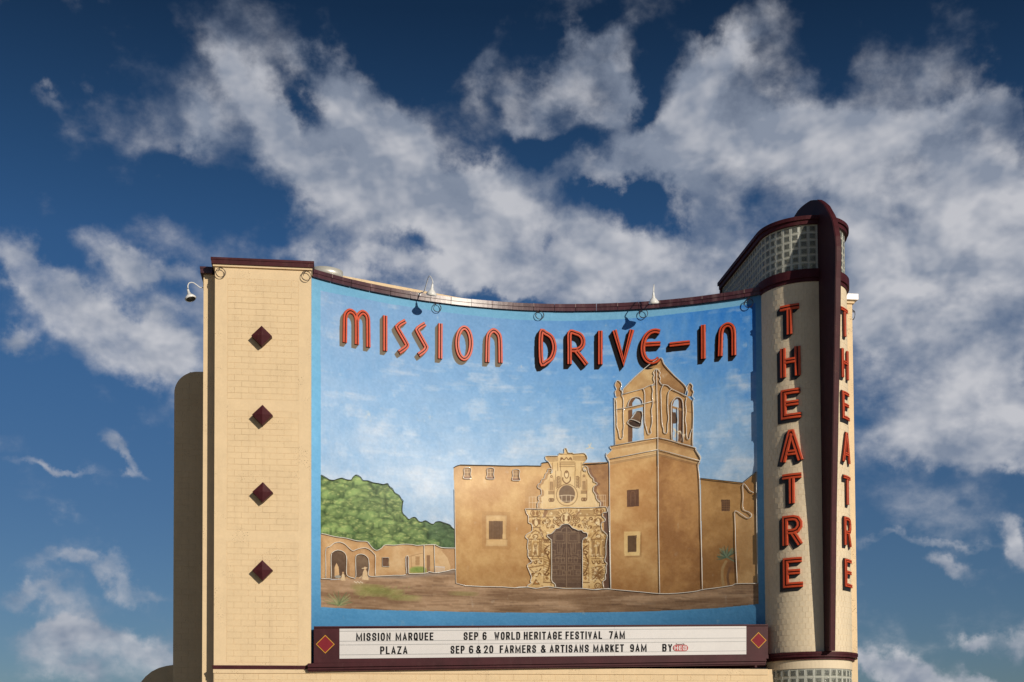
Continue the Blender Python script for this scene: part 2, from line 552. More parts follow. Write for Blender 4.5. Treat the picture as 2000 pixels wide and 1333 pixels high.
def tow_pt(a, z, w=0.0):
    t = a/TR
    lim = PI/2
    if abs(t) <= lim:
        x, y = nose(t, TR+w)
        return (x, y, z)
    ex = (abs(t)-lim)*TR
    return (nose(lim if t > 0 else -lim, TR+w)[0], TY+ex, z)


def on_y(px, py, y):
    d = ray(px, py)
    return CAM+d*(y-CAM[1])/d[1]


def on_x(px, py, x):
    d = ray(px, py)
    return CAM+d*(x-CAM[0])/d[0]


def flat_pt(y):
    return lambda a, z, w=0.0: (a, y-w, z)


def densify(pts, step):
    out = [pts[0]]
    for a, b in zip(pts[:-1], pts[1:]):
        n = max(1, int(math.hypot(b[0]-a[0], b[1]-a[1])/step))
        for i in range(1, n+1):
            out.append((a[0]+(b[0]-a[0])*i/n, a[1]+(b[1]-a[1])*i/n))
    return out


def smooth_pts(pts, n=6, closed=False):
    """Catmull-Rom through the points"""
    P = [np.array(p, float) for p in pts]
    if closed:
        P = [P[-1]]+P+[P[0], P[1]]
    else:
        P = [2*P[0]-P[1]]+P+[2*P[-1]-P[-2]]
    out = []
    for i in range(1, len(P)-2):
        p0, p1, p2, p3 = P[i-1:i+3]
        for k in range(n):
            t = k/n
            out.append(tuple(0.5*((2*p1)+(-p0+p2)*t+(2*p0-5*p1+4*p2-p3)*t*t+(-p0+3*p1-3*p2+p3)*t**3)))
    if not closed:
        out.append(tuple(P[-2]))
    return out


def offsets(pts, closed):
    """per-vertex mitre normals"""
    n = len(pts)
    res = []
    for i in range(n):
        if closed:
            a, b, c = pts[i-1], pts[i], pts[(i+1) % n]
        else:
            a, b, c = pts[max(i-1, 0)], pts[i], pts[min(i+1, n-1)]
        d1 = np.array(b)-np.array(a); d2 = np.array(c)-np.array(b)
        if np.hypot(*d1) < 1e-9: d1 = d2
        if np.hypot(*d2) < 1e-9: d2 = d1
        d1 = d1/np.hypot(*d1); d2 = d2/np.hypot(*d2)
        n1 = np.array([-d1[1], d1[0]]); n2 = np.array([-d2[1], d2[0]])
        m = n1+n2
        L = np.hypot(*m)
        m = m/L if L > 1e-6 else n1
        k = 1/max(0.5, float(m@n1))
        res.append(m*k)
    return res


def sweep(mb, pts, prof, fmap, closed=False, mis=None, caps=True, w0=0.0):
    """prof: list of (across, out) pairs; pts in the (a, z) plane of a surface"""
    no = offsets(pts, closed)
    vs = []
    for p, m in zip(pts, no):
        for (c, h) in prof:
            vs.append(fmap(p[0]+m[0]*c, p[1]+m[1]*c, h+w0))
    k = len(prof); n = len(pts)
    fs = []; fm = []
    for i in range(n if closed else n-1):
        j = (i+1) % n
        for q in range(k-1):
            fs.append((i*k+q, i*k+q+1, j*k+q+1, j*k+q)); fm.append(mis[q] if mis else 0)
    o = len(mb.v)
    mb.v.extend(vs)
    for f, m_ in zip(fs, fm):
        mb.f.append(tuple(x+o for x in f)); mb.mi.append(m_)
    if caps and not closed:
        mb.f.append(tuple(o+q for q in range(k))); mb.mi.append(0)
        mb.f.append(tuple(o+(n-1)*k+q for q in reversed(range(k)))); mb.mi.append(0)


def tube3(mb, pts, r, seg=6, mi=0, closed=False):
    P = [Vector(p) for p in pts]
    n = len(P)
    up = Vector((0.31, 0.2, 0.93)).normalized()
    rings = []
    for i in range(n):
        a = P[i-1] if (closed or i > 0) else P[i]
        b = P[(i+1) % n] if (closed or i < n-1) else P[i]
        t = (b-a)
        if t.length < 1e-9: t = Vector((0, 0, 1))
        t.normalize()
        x = t.cross(up)
        if x.length < 0.1: x = t.cross(Vector((1, 0, 0)))
        x.normalize()
        y = t.cross(x)
        rr = r[i] if isinstance(r, (list, tuple)) else r
        rings.append([tuple(P[i]+x*math.cos(2*PI*k/seg)*rr+y*math.sin(2*PI*k/seg)*rr) for k in range(seg)])
    o = len(mb.v)
    for q in rings: mb.v.extend(q)
    for i in range(n if closed else n-1):
        j = (i+1) % n
        for k in range(seg):
            mb.f.append((o+i*seg+k, o+i*seg+(k+1) % seg, o+j*seg+(k+1) % seg, o+j*seg+k)); mb.mi.append(mi)
    if not closed:
        mb.f.append(tuple(o+k for k in range(seg))); mb.mi.append(mi)
        mb.f.append(tuple(o+(n-1)*seg+k for k in range(seg))); mb.mi.append(mi)


def prism_x(mb, poly, x0, x1, mi=0):
    """poly in (y, z), extruded along x"""
    n = len(poly)
    vs = [(x0, p[0], p[1]) for p in poly]+[(x1, p[0], p[1]) for p in poly]
    fs = [tuple(range(n)), tuple(range(2*n-1, n-1, -1))]
    fs += [(i, (i+1) % n, n+(i+1) % n, n+i) for i in range(n)]
    mb.add(vs, fs, mi)


def prism_y(mb, poly, y0, y1, mi=0):
    n = len(poly)
    vs = [(p[0], y0, p[1]) for p in poly]+[(p[0], y1, p[1]) for p in poly]
    fs = [tuple(range(n)), tuple(range(2*n-1, n-1, -1))]
    fs += [(i, (i+1) % n, n+(i+1) % n, n+i) for i in range(n)]
    mb.add(vs, fs, mi)


def prism_z(mb, poly, z0, z1, mi=0):
    n = len(poly)
    vs = [(p[0], p[1], z0) for p in poly]+[(p[0], p[1], z1) for p in poly]
    fs = [tuple(range(n)), tuple(range(2*n-1, n-1, -1))]
    fs += [(i, (i+1) % n, n+(i+1) % n, n+i) for i in range(n)]
    mb.add(vs, fs, mi)


# measuring helpers: each enlarged study of the photograph has its own origin and scale
def crop(ox, oy, s):
    return lambda x, y: (ox+x/s, oy+y/s)


cA = crop(600, 900, 1333/320)
cB = crop(860, 860, 1416/340)
cC = crop(1160, 690, 1454/240)
cD = crop(1160, 880, 1411/360)
cE = crop(1010, 860, 8.33)
cF = crop(1010, 990, 7.405)
c3 = crop(600, 500, 5)
c4 = crop(1000, 540, 2000/520)


def onarc(c, pts):
    return [arc_uv(*c(x, y)) for x, y in pts]


# ------------------------------------------------------------------ ground
g = MB()
g.add([(-4000, -4000, 0), (4000, -4000, 0), (4000, 4000, 0), (-4000, 4000, 0)], [(0, 1, 2, 3)])
tag(g.build('ground', M['ground']), kind='structure')
g = MB()
g.box(-40, 60, -46, -6, -0.05, 0.04)
tag(g.build('bounce_paving', M['pale_paving']), kind='structure')  # unseen forecourt, made a bounce surface for the tower's shaded side

# ------------------------------------------------------------------ the mural, painted with numpy
PPM = 112.0
A0, A1, Z0, Z1 = -6.42, 6.65, 3.9, 14.4
PW, PH = int((A1-A0)*PPM), int((Z1-Z0)*PPM)


def nz(h, w, cells_x, cells_y, octv=4, rough=0.55):
    out = np.zeros((h, w), np.float32); amp = 1.0; tot = 0
    for o in range(octv):
        gx, gy = int(cells_x*2**o)+2, int(cells_y*2**o)+2
        gr = RNG.random((gy+1, gx+1)).astype(np.float32)
        xs = np.linspace(0, gx-1.001, w); ys = np.linspace(0, gy-1.001, h)
        xi = xs.astype(int); yi = ys.astype(int)
        fx = xs-xi; fy = ys-yi
        fx = (fx*fx*(3-2*fx)).astype(np.float32)[None]; fy = (fy*fy*(3-2*fy)).astype(np.float32)[:, None]
        r0 = gr[yi][:, xi]*(1-fx)+gr[yi][:, xi+1]*fx
        r1 = gr[yi+1][:, xi]*(1-fx)+gr[yi+1][:, xi+1]*fx
        out += amp*(r0*(1-fy)+r1*fy); tot += amp; amp *= rough
    return out/tot-0.5


def blur(a, r, axis_only=None):
    r = int(max(1, r))
    for _ in range(2):
        for ax in (0, 1):
            if axis_only is not None and ax != axis_only: continue
            p = np.pad(a, [(r+1, r) if i == ax else (0, 0) for i in range(2)], mode='edge')
            c = np.cumsum(p, axis=ax, dtype=np.float64)
            n = a.shape[ax]
            if ax == 0: a = (c[2*r+1:2*r+1+n]-c[:n])/(2*r+1)
            else: a = (c[:, 2*r+1:2*r+1+n]-c[:, :n])/(2*r+1)
            a = a.astype(np.float32)
    return a


CV = np.zeros((PH, PW, 3), np.float32)
NA = nz(PH, PW, 14, 12, 6, 0.6)        # blotches
NB = nz(PH, PW, 40, 34, 4, 0.6)
NH = nz(PH, PW, 10, 60, 4, 0.6)        # horizontal brush marks
NV = nz(PH, PW, 60, 14, 4, 0.6)        # vertical brush marks
NMIX = NA*0.75+NB*0.55+NV*0.2
ROWS = np.arange(PH)[:, None]; COLS = np.arange(PW)[None, :]


def c01(*rgb):
    return np.array(rgb, np.float32)/255


def tocv(pts):
    return [((a-A0)*PPM, (z-Z0)*PPM) for a, z in pts]


def poly_mask(pts):
    x = np.array([p[0] for p in pts]); y = np.array([p[1] for p in pts])
    x0, x1 = int(max(0, x.min()-1)), int(min(PW, x.max()+2))
    y0, y1 = int(max(0, y.min()-1)), int(min(PH, y.max()+2))
    if x1 <= x0 or y1 <= y0: return None
    X = COLS[:, x0:x1]+0.5; Y = ROWS[y0:y1]+0.5
    m = np.zeros((y1-y0, x1-x0), bool)
    n = len(pts)
    for i in range(n):
        xa, ya, xb, yb = x[i], y[i], x[(i+1) % n], y[(i+1) % n]
        if ya == yb: continue
        cond = ((ya <= Y) != (yb <= Y))
        xi = (xb-xa)*(Y-ya)/(yb-ya)+xa
        m ^= cond & (X < xi)
    return (slice(y0, y1), slice(x0, x1)), m.astype(np.float32)


def fill(c, pts, col, col2=None, amt=1.0, k=2.2, edge=0.0, edge_r=14, edge_col=None, alpha=1.0, noise=None, vgrad=None, soft=0):
    P = tocv(onarc(c, pts) if c else pts)
    r = poly_mask(P)
    if r is None: return
    sl_, m = r
    N = (NMIX if noise is None else noise)[sl_]
    base = np.broadcast_to(np.array(col, np.float32), m.shape+(3,)).copy()
    if col2 is not None:
        f = np.clip(0.5+N*k, 0, 1)[..., None]*amt
        base = base*(1-f)+np.array(col2, np.float32)*f
    if vgrad is not None:                     # (colour towards the bottom, strength)
        h = m.shape[0]
        g_ = (1-np.linspace(0, 1, h))[:, None, None]**1.5*vgrad[1]*(0.8+0.8*N[..., None])
        base = base*(1-g_)+np.array(vgrad[0], np.float32)*g_
    if edge > 0:
        mp = np.pad(m, edge_r*2)
        b = blur(mp, edge_r)[edge_r*2:-edge_r*2, edge_r*2:-edge_r*2]
        e = np.clip((1-b)*1.8, 0, 1)[..., None]*edge*(0.75+1.2*N[..., None])
        ec = np.array(edge_col if edge_col is not None else c01(70, 42, 24), np.float32)
        base = base*(1-e)+ec*e
    mm = m
    if soft:
        mm = blur(m, soft)
    a = (mm*alpha)[..., None]
    CV[sl_] = CV[sl_]*(1-a)+base*a


def line(c, pts, wpx, col, alpha=1.0, soft=1.0, smooth=False, closed=False):
    """wpx in photograph pixels"""
    if smooth: pts = smooth_pts(pts, 5, closed)
    elif closed: pts = list(pts)+[pts[0]]
    P = tocv(onarc(c, pts) if c else pts)
    hw = wpx/76*PPM/2
    for (xa, ya), (xb, yb) in zip(P[:-1], P[1:]):
        x0 = int(max(0, min(xa, xb)-hw-3)); x1 = int(min(PW, max(xa, xb)+hw+4))
        y0 = int(max(0, min(ya, yb)-hw-3)); y1 = int(min(PH, max(ya, yb)+hw+4))
        if x1 <= x0 or y1 <= y0: continue
        X = COLS[:, x0:x1]+0.5-xa; Y = ROWS[y0:y1]+0.5-ya
        dx, dy = xb-xa, yb-ya
        L2 = dx*dx+dy*dy+1e-9
        t = np.clip((X*dx+Y*dy)/L2, 0, 1)
        d = np.hypot(X-t*dx, Y-t*dy)
        a = (np.clip((hw+soft*0.7-d)/(soft*1.4), 0, 1)*alpha)[..., None].astype(np.float32)
        s_ = CV[y0:y1, x0:x1]
        CV[y0:y1, x0:x1] = s_*(1-a)+np.array(col, np.float32)*a


def ell(cx, cy, rx, ry, n=20, a0=0, a1=360):
    return [(cx+rx*math.cos(math.radians(a0+(a1-a0)*i/n)), cy+ry*math.sin(math.radians(a0+(a1-a0)*i/n))) for i in range(n if a1-a0 == 360 else n+1)]


ident = lambda x, y: (x, y)

# ---- shapes shared by the painting and by the neon tubes that trace them
T_TREE = [(110, 118), (150, 140), (180, 158), (215, 160), (245, 150), (280, 143), (310, 155), (355, 158), (370, 135), (395, 118), (430, 135), (450, 162), (490, 165), (530, 180), (580, 188), (615, 195), (650, 188), (665, 210), (690, 230), (710, 262), (745, 285), (765, 315), (778, 330), (772, 360), (770, 400), (775, 430), (800, 455), (825, 480), (850, 465), (880, 465), (905, 495), (930, 500), (960, 490), (1000, 512), (1025, 518), (1045, 500), (1080, 497), (1120, 510), (1160, 525), (1180, 550), (1200, 562)]
T_WALLTOP = [(110, 595), (160, 605), (230, 622), (310, 632), (400, 655), (480, 660), (505, 685), (530, 715), (560, 732), (595, 718), (630, 688), (700, 690), (780, 682), (850, 685), (890, 692), (950, 688), (1030, 685), (1070, 702), (1110, 712), (1205, 713)]
T_ARCHOUT = [(145, 958), (146, 840), (147, 720), (180, 700), (215, 672), (260, 665), (300, 680), (335, 712), (365, 735), (395, 725), (430, 715), (470, 712), (510, 730), (535, 755), (550, 775), (551, 860), (550, 935)]
T_ARCHIN = [(190, 962), (190, 860), (190, 770), (205, 745), (240, 730), (280, 738), (305, 760), (315, 790), (315, 860), (315, 925), (335, 945), (365, 955), (390, 952), (390, 870), (390, 790), (400, 770), (430, 762), (465, 770), (490, 795), (497, 820), (498, 880), (500, 940), (600, 940), (700, 935), (798, 928), (799, 860), (800, 785), (820, 785), (821, 860), (822, 915), (835, 922), (920, 920), (975, 915), (985, 905), (1020, 912), (1060, 912), (1130, 900), (1180, 887), (1205, 887)]
T_ARCHBASE = [(110, 962), (190, 962)]
T_WIN = [(608, 790), (660, 790), (662, 865), (608, 862)]
T_V1 = [(947, 688), (949, 800), (950, 915)]
T_V2 = [(1030, 685), (1033, 800), (1036, 910)]
T_BWALL = [(715, 1195), (600, 1203), (500, 1195), (330, 1192), (200, 1185), (125, 1165), (120, 900), (115, 600), (112, 400), (107, 225), (130, 212), (160, 203), (400, 207), (560, 212), (700, 210), (820, 212), (822, 188), (878, 180)]
T_SW = [(192, 232), (245, 230), (243, 280), (250, 308), (240, 318), (192, 316), (185, 303), (192, 275)]
T_TOPP = [(560, 450), (530, 390), (505, 350), (470, 325), (455, 285), (480, 262), (660, 258), (680, 220), (760, 218), (765, 150), (790, 133), (810, 150), (825, 200), (845, 210), (900, 210), (930, 225), (1080, 215), (1120, 240), (1142, 290), (1130, 330), (1095, 365), (1075, 400)]
T_CURL = [(545, 500), (560, 520), (545, 540), (572, 530), (568, 490), (540, 468), (500, 478), (490, 520), (455, 560), (440, 620), (395, 650), (380, 700), (345, 720), (330, 755), (345, 785), (380, 800), (392, 850), (385, 895), (345, 915), (340, 960), (355, 990), (345, 1010), (325, 1040), (328, 1108)]
T_CURR = [(1120, 520), (1118, 490), (1105, 480), (1095, 510), (1080, 480), (1085, 440), (1115, 428), (1148, 450), (1160, 520), (1200, 590), (1240, 630), (1250, 680), (1300, 705), (1290, 735), (1250, 760), (1240, 830), (1280, 890), (1290, 950), (1330, 1000), (1355, 1020), (1355, 1078)]
T_CORN = [(1255, 1175), (1240, 1110), (1245, 1080), (1280, 1050), (1275, 990), (1290, 950), (1285, 870), (1300, 825), (1275, 800), (1270, 760), (1285, 700), (1285, 560), (1300, 450), (1300, 410), (1262, 370), (1225, 330), (1220, 240), (1265, 215), (1275, 180), (1235, 140), (1240, 95), (1300, 80), (1300, 30), (1270, 5), (1100, 15), (900, 20), (720, 15), (600, 25), (480, 40), (300, 38), (130, 35), (120, 50), (135, 100), (160, 140), (160, 230), (210, 260), (215, 350), (165, 385), (125, 415), (125, 455), (155, 480), (145, 580), (155, 640), (155, 720), (200, 780), (200, 810), (160, 830), (145, 860), (175, 940), (190, 980), (205, 1020), (190, 1080), (200, 1110), (150, 1140), (155, 1165)]
T_DOOR = [(555, 1165), (545, 1120), (500, 1070), (498, 900), (497, 700), (497, 500), (490, 480), (435, 430), (440, 405), (490, 395), (540, 350), (560, 325), (610, 310), (640, 270), (690, 255), (750, 260), (800, 310), (850, 330), (880, 345), (930, 345), (960, 375), (1010, 385), (1010, 440), (945, 490), (945, 700), (945, 900), (945, 1182)]
T_GROUND = [(0, 1165), (150, 1165), (270, 1185), (420, 1160), (550, 1170), (700, 1185), (945, 1185), (1120, 1205), (1250, 1190), (1340, 1190)]
T_PV = [(1318, 0), (1335, 400), (1342, 800), (1350, 1190)]
T_TWL = [(130, 1060), (126, 800), (122, 500), (120, 250), (118, 90), (92, 42), (98, 20)]
T_TWC = [(492, 0), (494, 280), (495, 560), (500, 830), (505, 1095)]
T_TWR = [(832, 1068), (826, 830), (820, 600), (815, 400), (810, 220), (798, 115), (810, 90), (815, 60), (782, 5)]
T_RTOP = [(815, 215), (1000, 235), (1140, 250), (1190, 210), (1245, 165)]
T_RN = [(1225, 325), (1195, 310), (1170, 275), (1150, 258), (1142, 275), (1144, 360), (1145, 450), (1190, 475), (1210, 495), (1200, 515), (1175, 520), (1130, 490), (1095, 468), (1080, 480), (1085, 620), (1090, 820), (1100, 1020)]
T_RV = [(1245, 165), (1250, 600), (1255, 1018)]
T_RG = [(0, 1065), (100, 1062), (210, 1072), (360, 1085), (505, 1098), (640, 1095), (780, 1080), (830, 1068), (930, 1055), (1000, 1045), (1060, 1035), (1100, 1022), (1255, 1020)]
# belfry
T_ROOF = [(345, 485), (345, 430), (480, 290), (625, 165), (700, 110), (785, 62), (815, 80), (830, 130), (950, 265), (1090, 400), (1080, 492)]
T_EAVL = [(350, 488), (470, 455), (580, 425), (640, 395), (700, 375)]
T_EAVR = [(800, 375), (870, 385), (920, 425), (1010, 470), (1100, 515)]
T_PINL = [(262, 522), (250, 460), (268, 430), (248, 380), (270, 335), (290, 330), (320, 355), (325, 395), (310, 430), (335, 460), (330, 505), (350, 545), (350, 660), (350, 780), (355, 880), (345, 920), (345, 990), (330, 1020), (305, 1000), (290, 920), (272, 860), (272, 760), (268, 660), (265, 570), (235, 530)]
T_BODL = [(240, 540), (244, 700), (248, 900), (252, 1088)]
T_DRL = [(585, 425), (602, 480), (602, 650), (603, 820), (620, 880), (635, 940), (655, 965), (680, 945), (672, 900), (690, 830), (688, 750), (685, 670), (700, 590), (692, 500), (700, 440), (685, 380)]
T_PINC = [(700, 375), (718, 350), (705, 300), (715, 260), (705, 235), (722, 205), (740, 192), (762, 205), (785, 235), (775, 270), (790, 300), (780, 335), (800, 375)]
T_CEN = [(740, 195), (748, 500), (755, 750), (758, 1000), (757, 1333)]
T_DRR = [(825, 375), (795, 450), (798, 580), (800, 700), (810, 840), (825, 900), (830, 940), (850, 955), (870, 940), (875, 850), (885, 770), (878, 680), (875, 590), (885, 470), (920, 430)]
T_DRRR = [(1100, 530), (1088, 600), (1095, 700), (1085, 790), (1098, 870), (1098, 960), (1110, 1020), (1135, 1010), (1145, 950), (1165, 900)]
T_PINR = [(1105, 515), (1115, 460), (1100, 420), (1115, 385), (1140, 358), (1170, 390), (1165, 430), (1182, 465), (1165, 510), (1190, 545), (1172, 575), (1180, 690), (1175, 880), (1170, 1090)]
T_BEAM = [(265, 672), (350, 655), (470, 632), (600, 600), (690, 575)]
T_ARL = [(402, 640), (410, 590), (440, 545), (490, 525), (540, 530), (572, 570), (580, 610)]
T_ARR = [(922, 1020), (918, 820), (918, 620), (940, 560), (985, 525), (1030, 540), (1055, 600), (1058, 820), (1058, 1058)]
T_BELL = [(435, 785), (470, 735), (500, 695), (550, 686), (575, 715), (568, 790), (560, 850), (545, 880), (500, 882), (450, 870), (412, 845), (400, 825), (415, 797), (450, 790), (500, 805), (548, 830)]
T_C1L = [(190, 1105), (400, 1065), (600, 1030), (757, 1005)]
T_C1R = [(770, 1005), (900, 1035), (1050, 1080), (1200, 1122), (1205, 1145), (1240, 1190), (1268, 1240), (1250, 1285)]
T_C1LL = [(190, 1105), (195, 1130), (215, 1145), (190, 1175), (145, 1215), (150, 1240), (180, 1290)]
T_C2L = [(180, 1258), (400, 1215), (600, 1175), (757, 1145)]
T_C2R = [(757, 1145), (900, 1180), (1100, 1235), (1250, 1275)]
T_BARV = [(993, 650), (995, 850), (995, 1050)]


def paint():
    global CV
    Zm = Z0+(ROWS+0.5)/PPM                     # height of each row
    Am = A0+(COLS+0.5)/PPM
    # border blue, lighter towards the left
    hB = np.clip((Zm-4.5)/9.5, 0, 1)
    CV[:] = (c01(88, 158, 216)*(1-hB[..., None])+c01(118, 178, 216)*hB[..., None])
    CV += (NA*0.055+NH*0.03+NB*0.02)[..., None]
    # picture sky
    top = [(626, 568), (700, 582), (800, 600), (900, 614), (1000, 624), (1130, 627), (1250, 621), (1338, 611), (1455, 596), (1475, 592)]
    bot = [(1481, 1180), (1400, 1188), (1250, 1195), (1050, 1197), (850, 1194), (700, 1190), (627, 1186)]
    P = tocv(onarc(ident, top+bot))
    sl_, m = poly_mask(P)
    N = NA[sl_]; Nh = NH[sl_]; Nb = NB[sl_]; Nv = NV[sl_]
    zz = np.clip((Zm[sl_[0]]-5.6)/8.5, 0, 1)[..., None]
    right_ = np.clip((Am[:, sl_[1]]+1)/6.5, 0, 1)[..., None]
    deep = c01(94, 150, 210)*(1-right_)+c01(28, 112, 210)*right_
    mid, pale = c01(112, 164, 216), c01(176, 198, 222)
    f = np.clip(zz*1.5-0.15+Nh[..., None]*0.5, 0, 1)
    base = pale*(1-f)+mid*f
    f2 = np.clip((zz-0.62)*2.2+Nv[..., None]*0.6+N[..., None]*0.5, 0, 1)
    base = base*(1-f2)+deep*f2
    # soft painted cloud in the middle and lower sky
    cl = np.clip((N*2.6+Nh*1.8+Nb*0.8)+0.50-(zz[..., 0]-0.36)*1.6, 0, 1)[..., None]*0.66
    base = base*(1-cl)+c01(216, 222, 232)*cl
    vd = np.clip(-(N*2.0+Nv*1.0)-0.12, 0, 1)[..., None]*0.55
    base = base*(1-vd)+c01(96, 150, 206)*vd
    base += (Nb*0.06)[..., None]
    base = base*.86+c01(176, 198, 224)*.14
    sheen = np.clip(1-(Am[:, sl_[1]]-A0)/8.5, 0, 1)[..., None]*(0.55+0.5*(N+Nv)[..., None])  # sun sheen on the left end, mixed into the sky paint
    base = base*(1-sheen*.62)+c01(184, 200, 226)*sheen*.62
    CV[sl_] = CV[sl_]*(1-m[..., None])+base*m[..., None]

    och, och2, dk = c01(204, 152, 88), c01(170, 112, 58), c01(78, 48, 28)
    # trees ---------------------------------------------------------
    G1, G2 = c01(128, 150, 62), c01(58, 84, 44)
    fill(cA, T_TREE+[(1200, 720), (900, 720), (560, 745), (110, 640)], c01(104, 128, 60), c01(60, 88, 46), 1, 2.5, noise=NB)
    rnd = random.Random(4)
    tp = onarc(cA, T_TREE+[(1200, 712), (900, 690), (640, 695), (560, 735), (490, 662), (110, 600)])
    tc_ = tocv(tp)
    slm, mk = poly_mask(tc_)
    keep = CV[slm].copy()
    xs = [p[0] for p in T_TREE]
    dabs = []
    for gy in range(11):
        for gx in range(17):
            x = 120+gx*66+rnd.uniform(-34, 34)+(gy % 2)*30
            yt = np.interp(x, xs, [p[1] for p in T_TREE])
            y = 130+gy*56+rnd.uniform(-18, 18)
            if y < yt-12: continue
            dabs.append((y, x))
    dabs.sort()
    for (y, x) in dabs:
        r = rnd.uniform(40, 92)
        ph = rnd.uniform(0, 6)
        q = [(x+r*math.cos(t)*(1+.12*math.sin(5*t+ph)), y+r*0.78*math.sin(t)*(1+.12*math.sin(4*t+ph))) for t in np.linspace(0, 6.1, 22)]
        dark_ = x > 1010
        fill(cA, [((a-x)*1.12+x+3, (b-y)*1.12+y+7) for a, b in q], c01(26, 42, 22), None, alpha=0.85, soft=5)
        mix_ = rnd.uniform(-.18, .12)
        b1, b2 = (c01(74, 102, 62), c01(54, 80, 50)) if dark_ else (c01(100, 128, 66)*(1+mix_), c01(62, 90, 46)*(1+mix_))
        fill(cA, q, b1, b2, 1, 4.0, alpha=0.9, soft=2, noise=NB)
        q3 = [((a-x)*0.72+x-0.12*r, (b-y)*0.55+y-0.28*r) for a, b in q]
        fill(cA, q3, b1*1.22, b1, 1, 5.0, alpha=0.6, soft=4, noise=NB)
        for _ in range(16):
            t = rnd.uniform(-3.0, -.2); rr_ = rnd.uniform(.45, .98)*r
            a_ = x+rr_*math.cos(t); b_ = y+rr_*.78*math.sin(t)
            line(cA, [(a_, b_), (a_+rnd.uniform(4, 15), b_+rnd.uniform(-5, 5))], rnd.uniform(1.0, 2.4), (c01(168, 180, 100) if not dark_ else c01(94, 118, 72)), rnd.uniform(.2, .5), 1.6)
        for _ in range(8):
            t = rnd.uniform(.2, 2.9); rr_ = rnd.uniform(.4, 1.0)*r
            a_ = x+rr_*math.cos(t); b_ = y+rr_*.78*math.sin(t)
            line(cA, [(a_, b_), (a_+rnd.uniform(4, 15), b_+rnd.uniform(-5, 5))], rnd.uniform(1.0, 2.4), c01(38, 60, 32), rnd.uniform(.3, .6), 1.2)
    new = CV[slm]
    # clip tree dabs to the canopy
    full = CV.copy()
    CV[slm] = new
    return tc_


TREE_SAVE = None


def paint_all():
    global CV
    paint_sky_then_trees()


def clip_layer(maskpts, fn):
    """run fn() but keep its paint only inside the outline"""
    global CV
    before = CV.copy()
    fn()
    r = poly_mask(tocv(maskpts))
    m = np.zeros((PH, PW, 1), np.float32)
    m[r[0]] = r[1][..., None]
    CV[:] = CV*m+before*(1-m)


canopy = onarc(cA, T_TREE+[(1200, 712), (900, 690), (640, 695), (560, 735), (490, 662), (110, 600)])
_paint_fn = paint
# sky is painted unclipped, the trees inside their outline


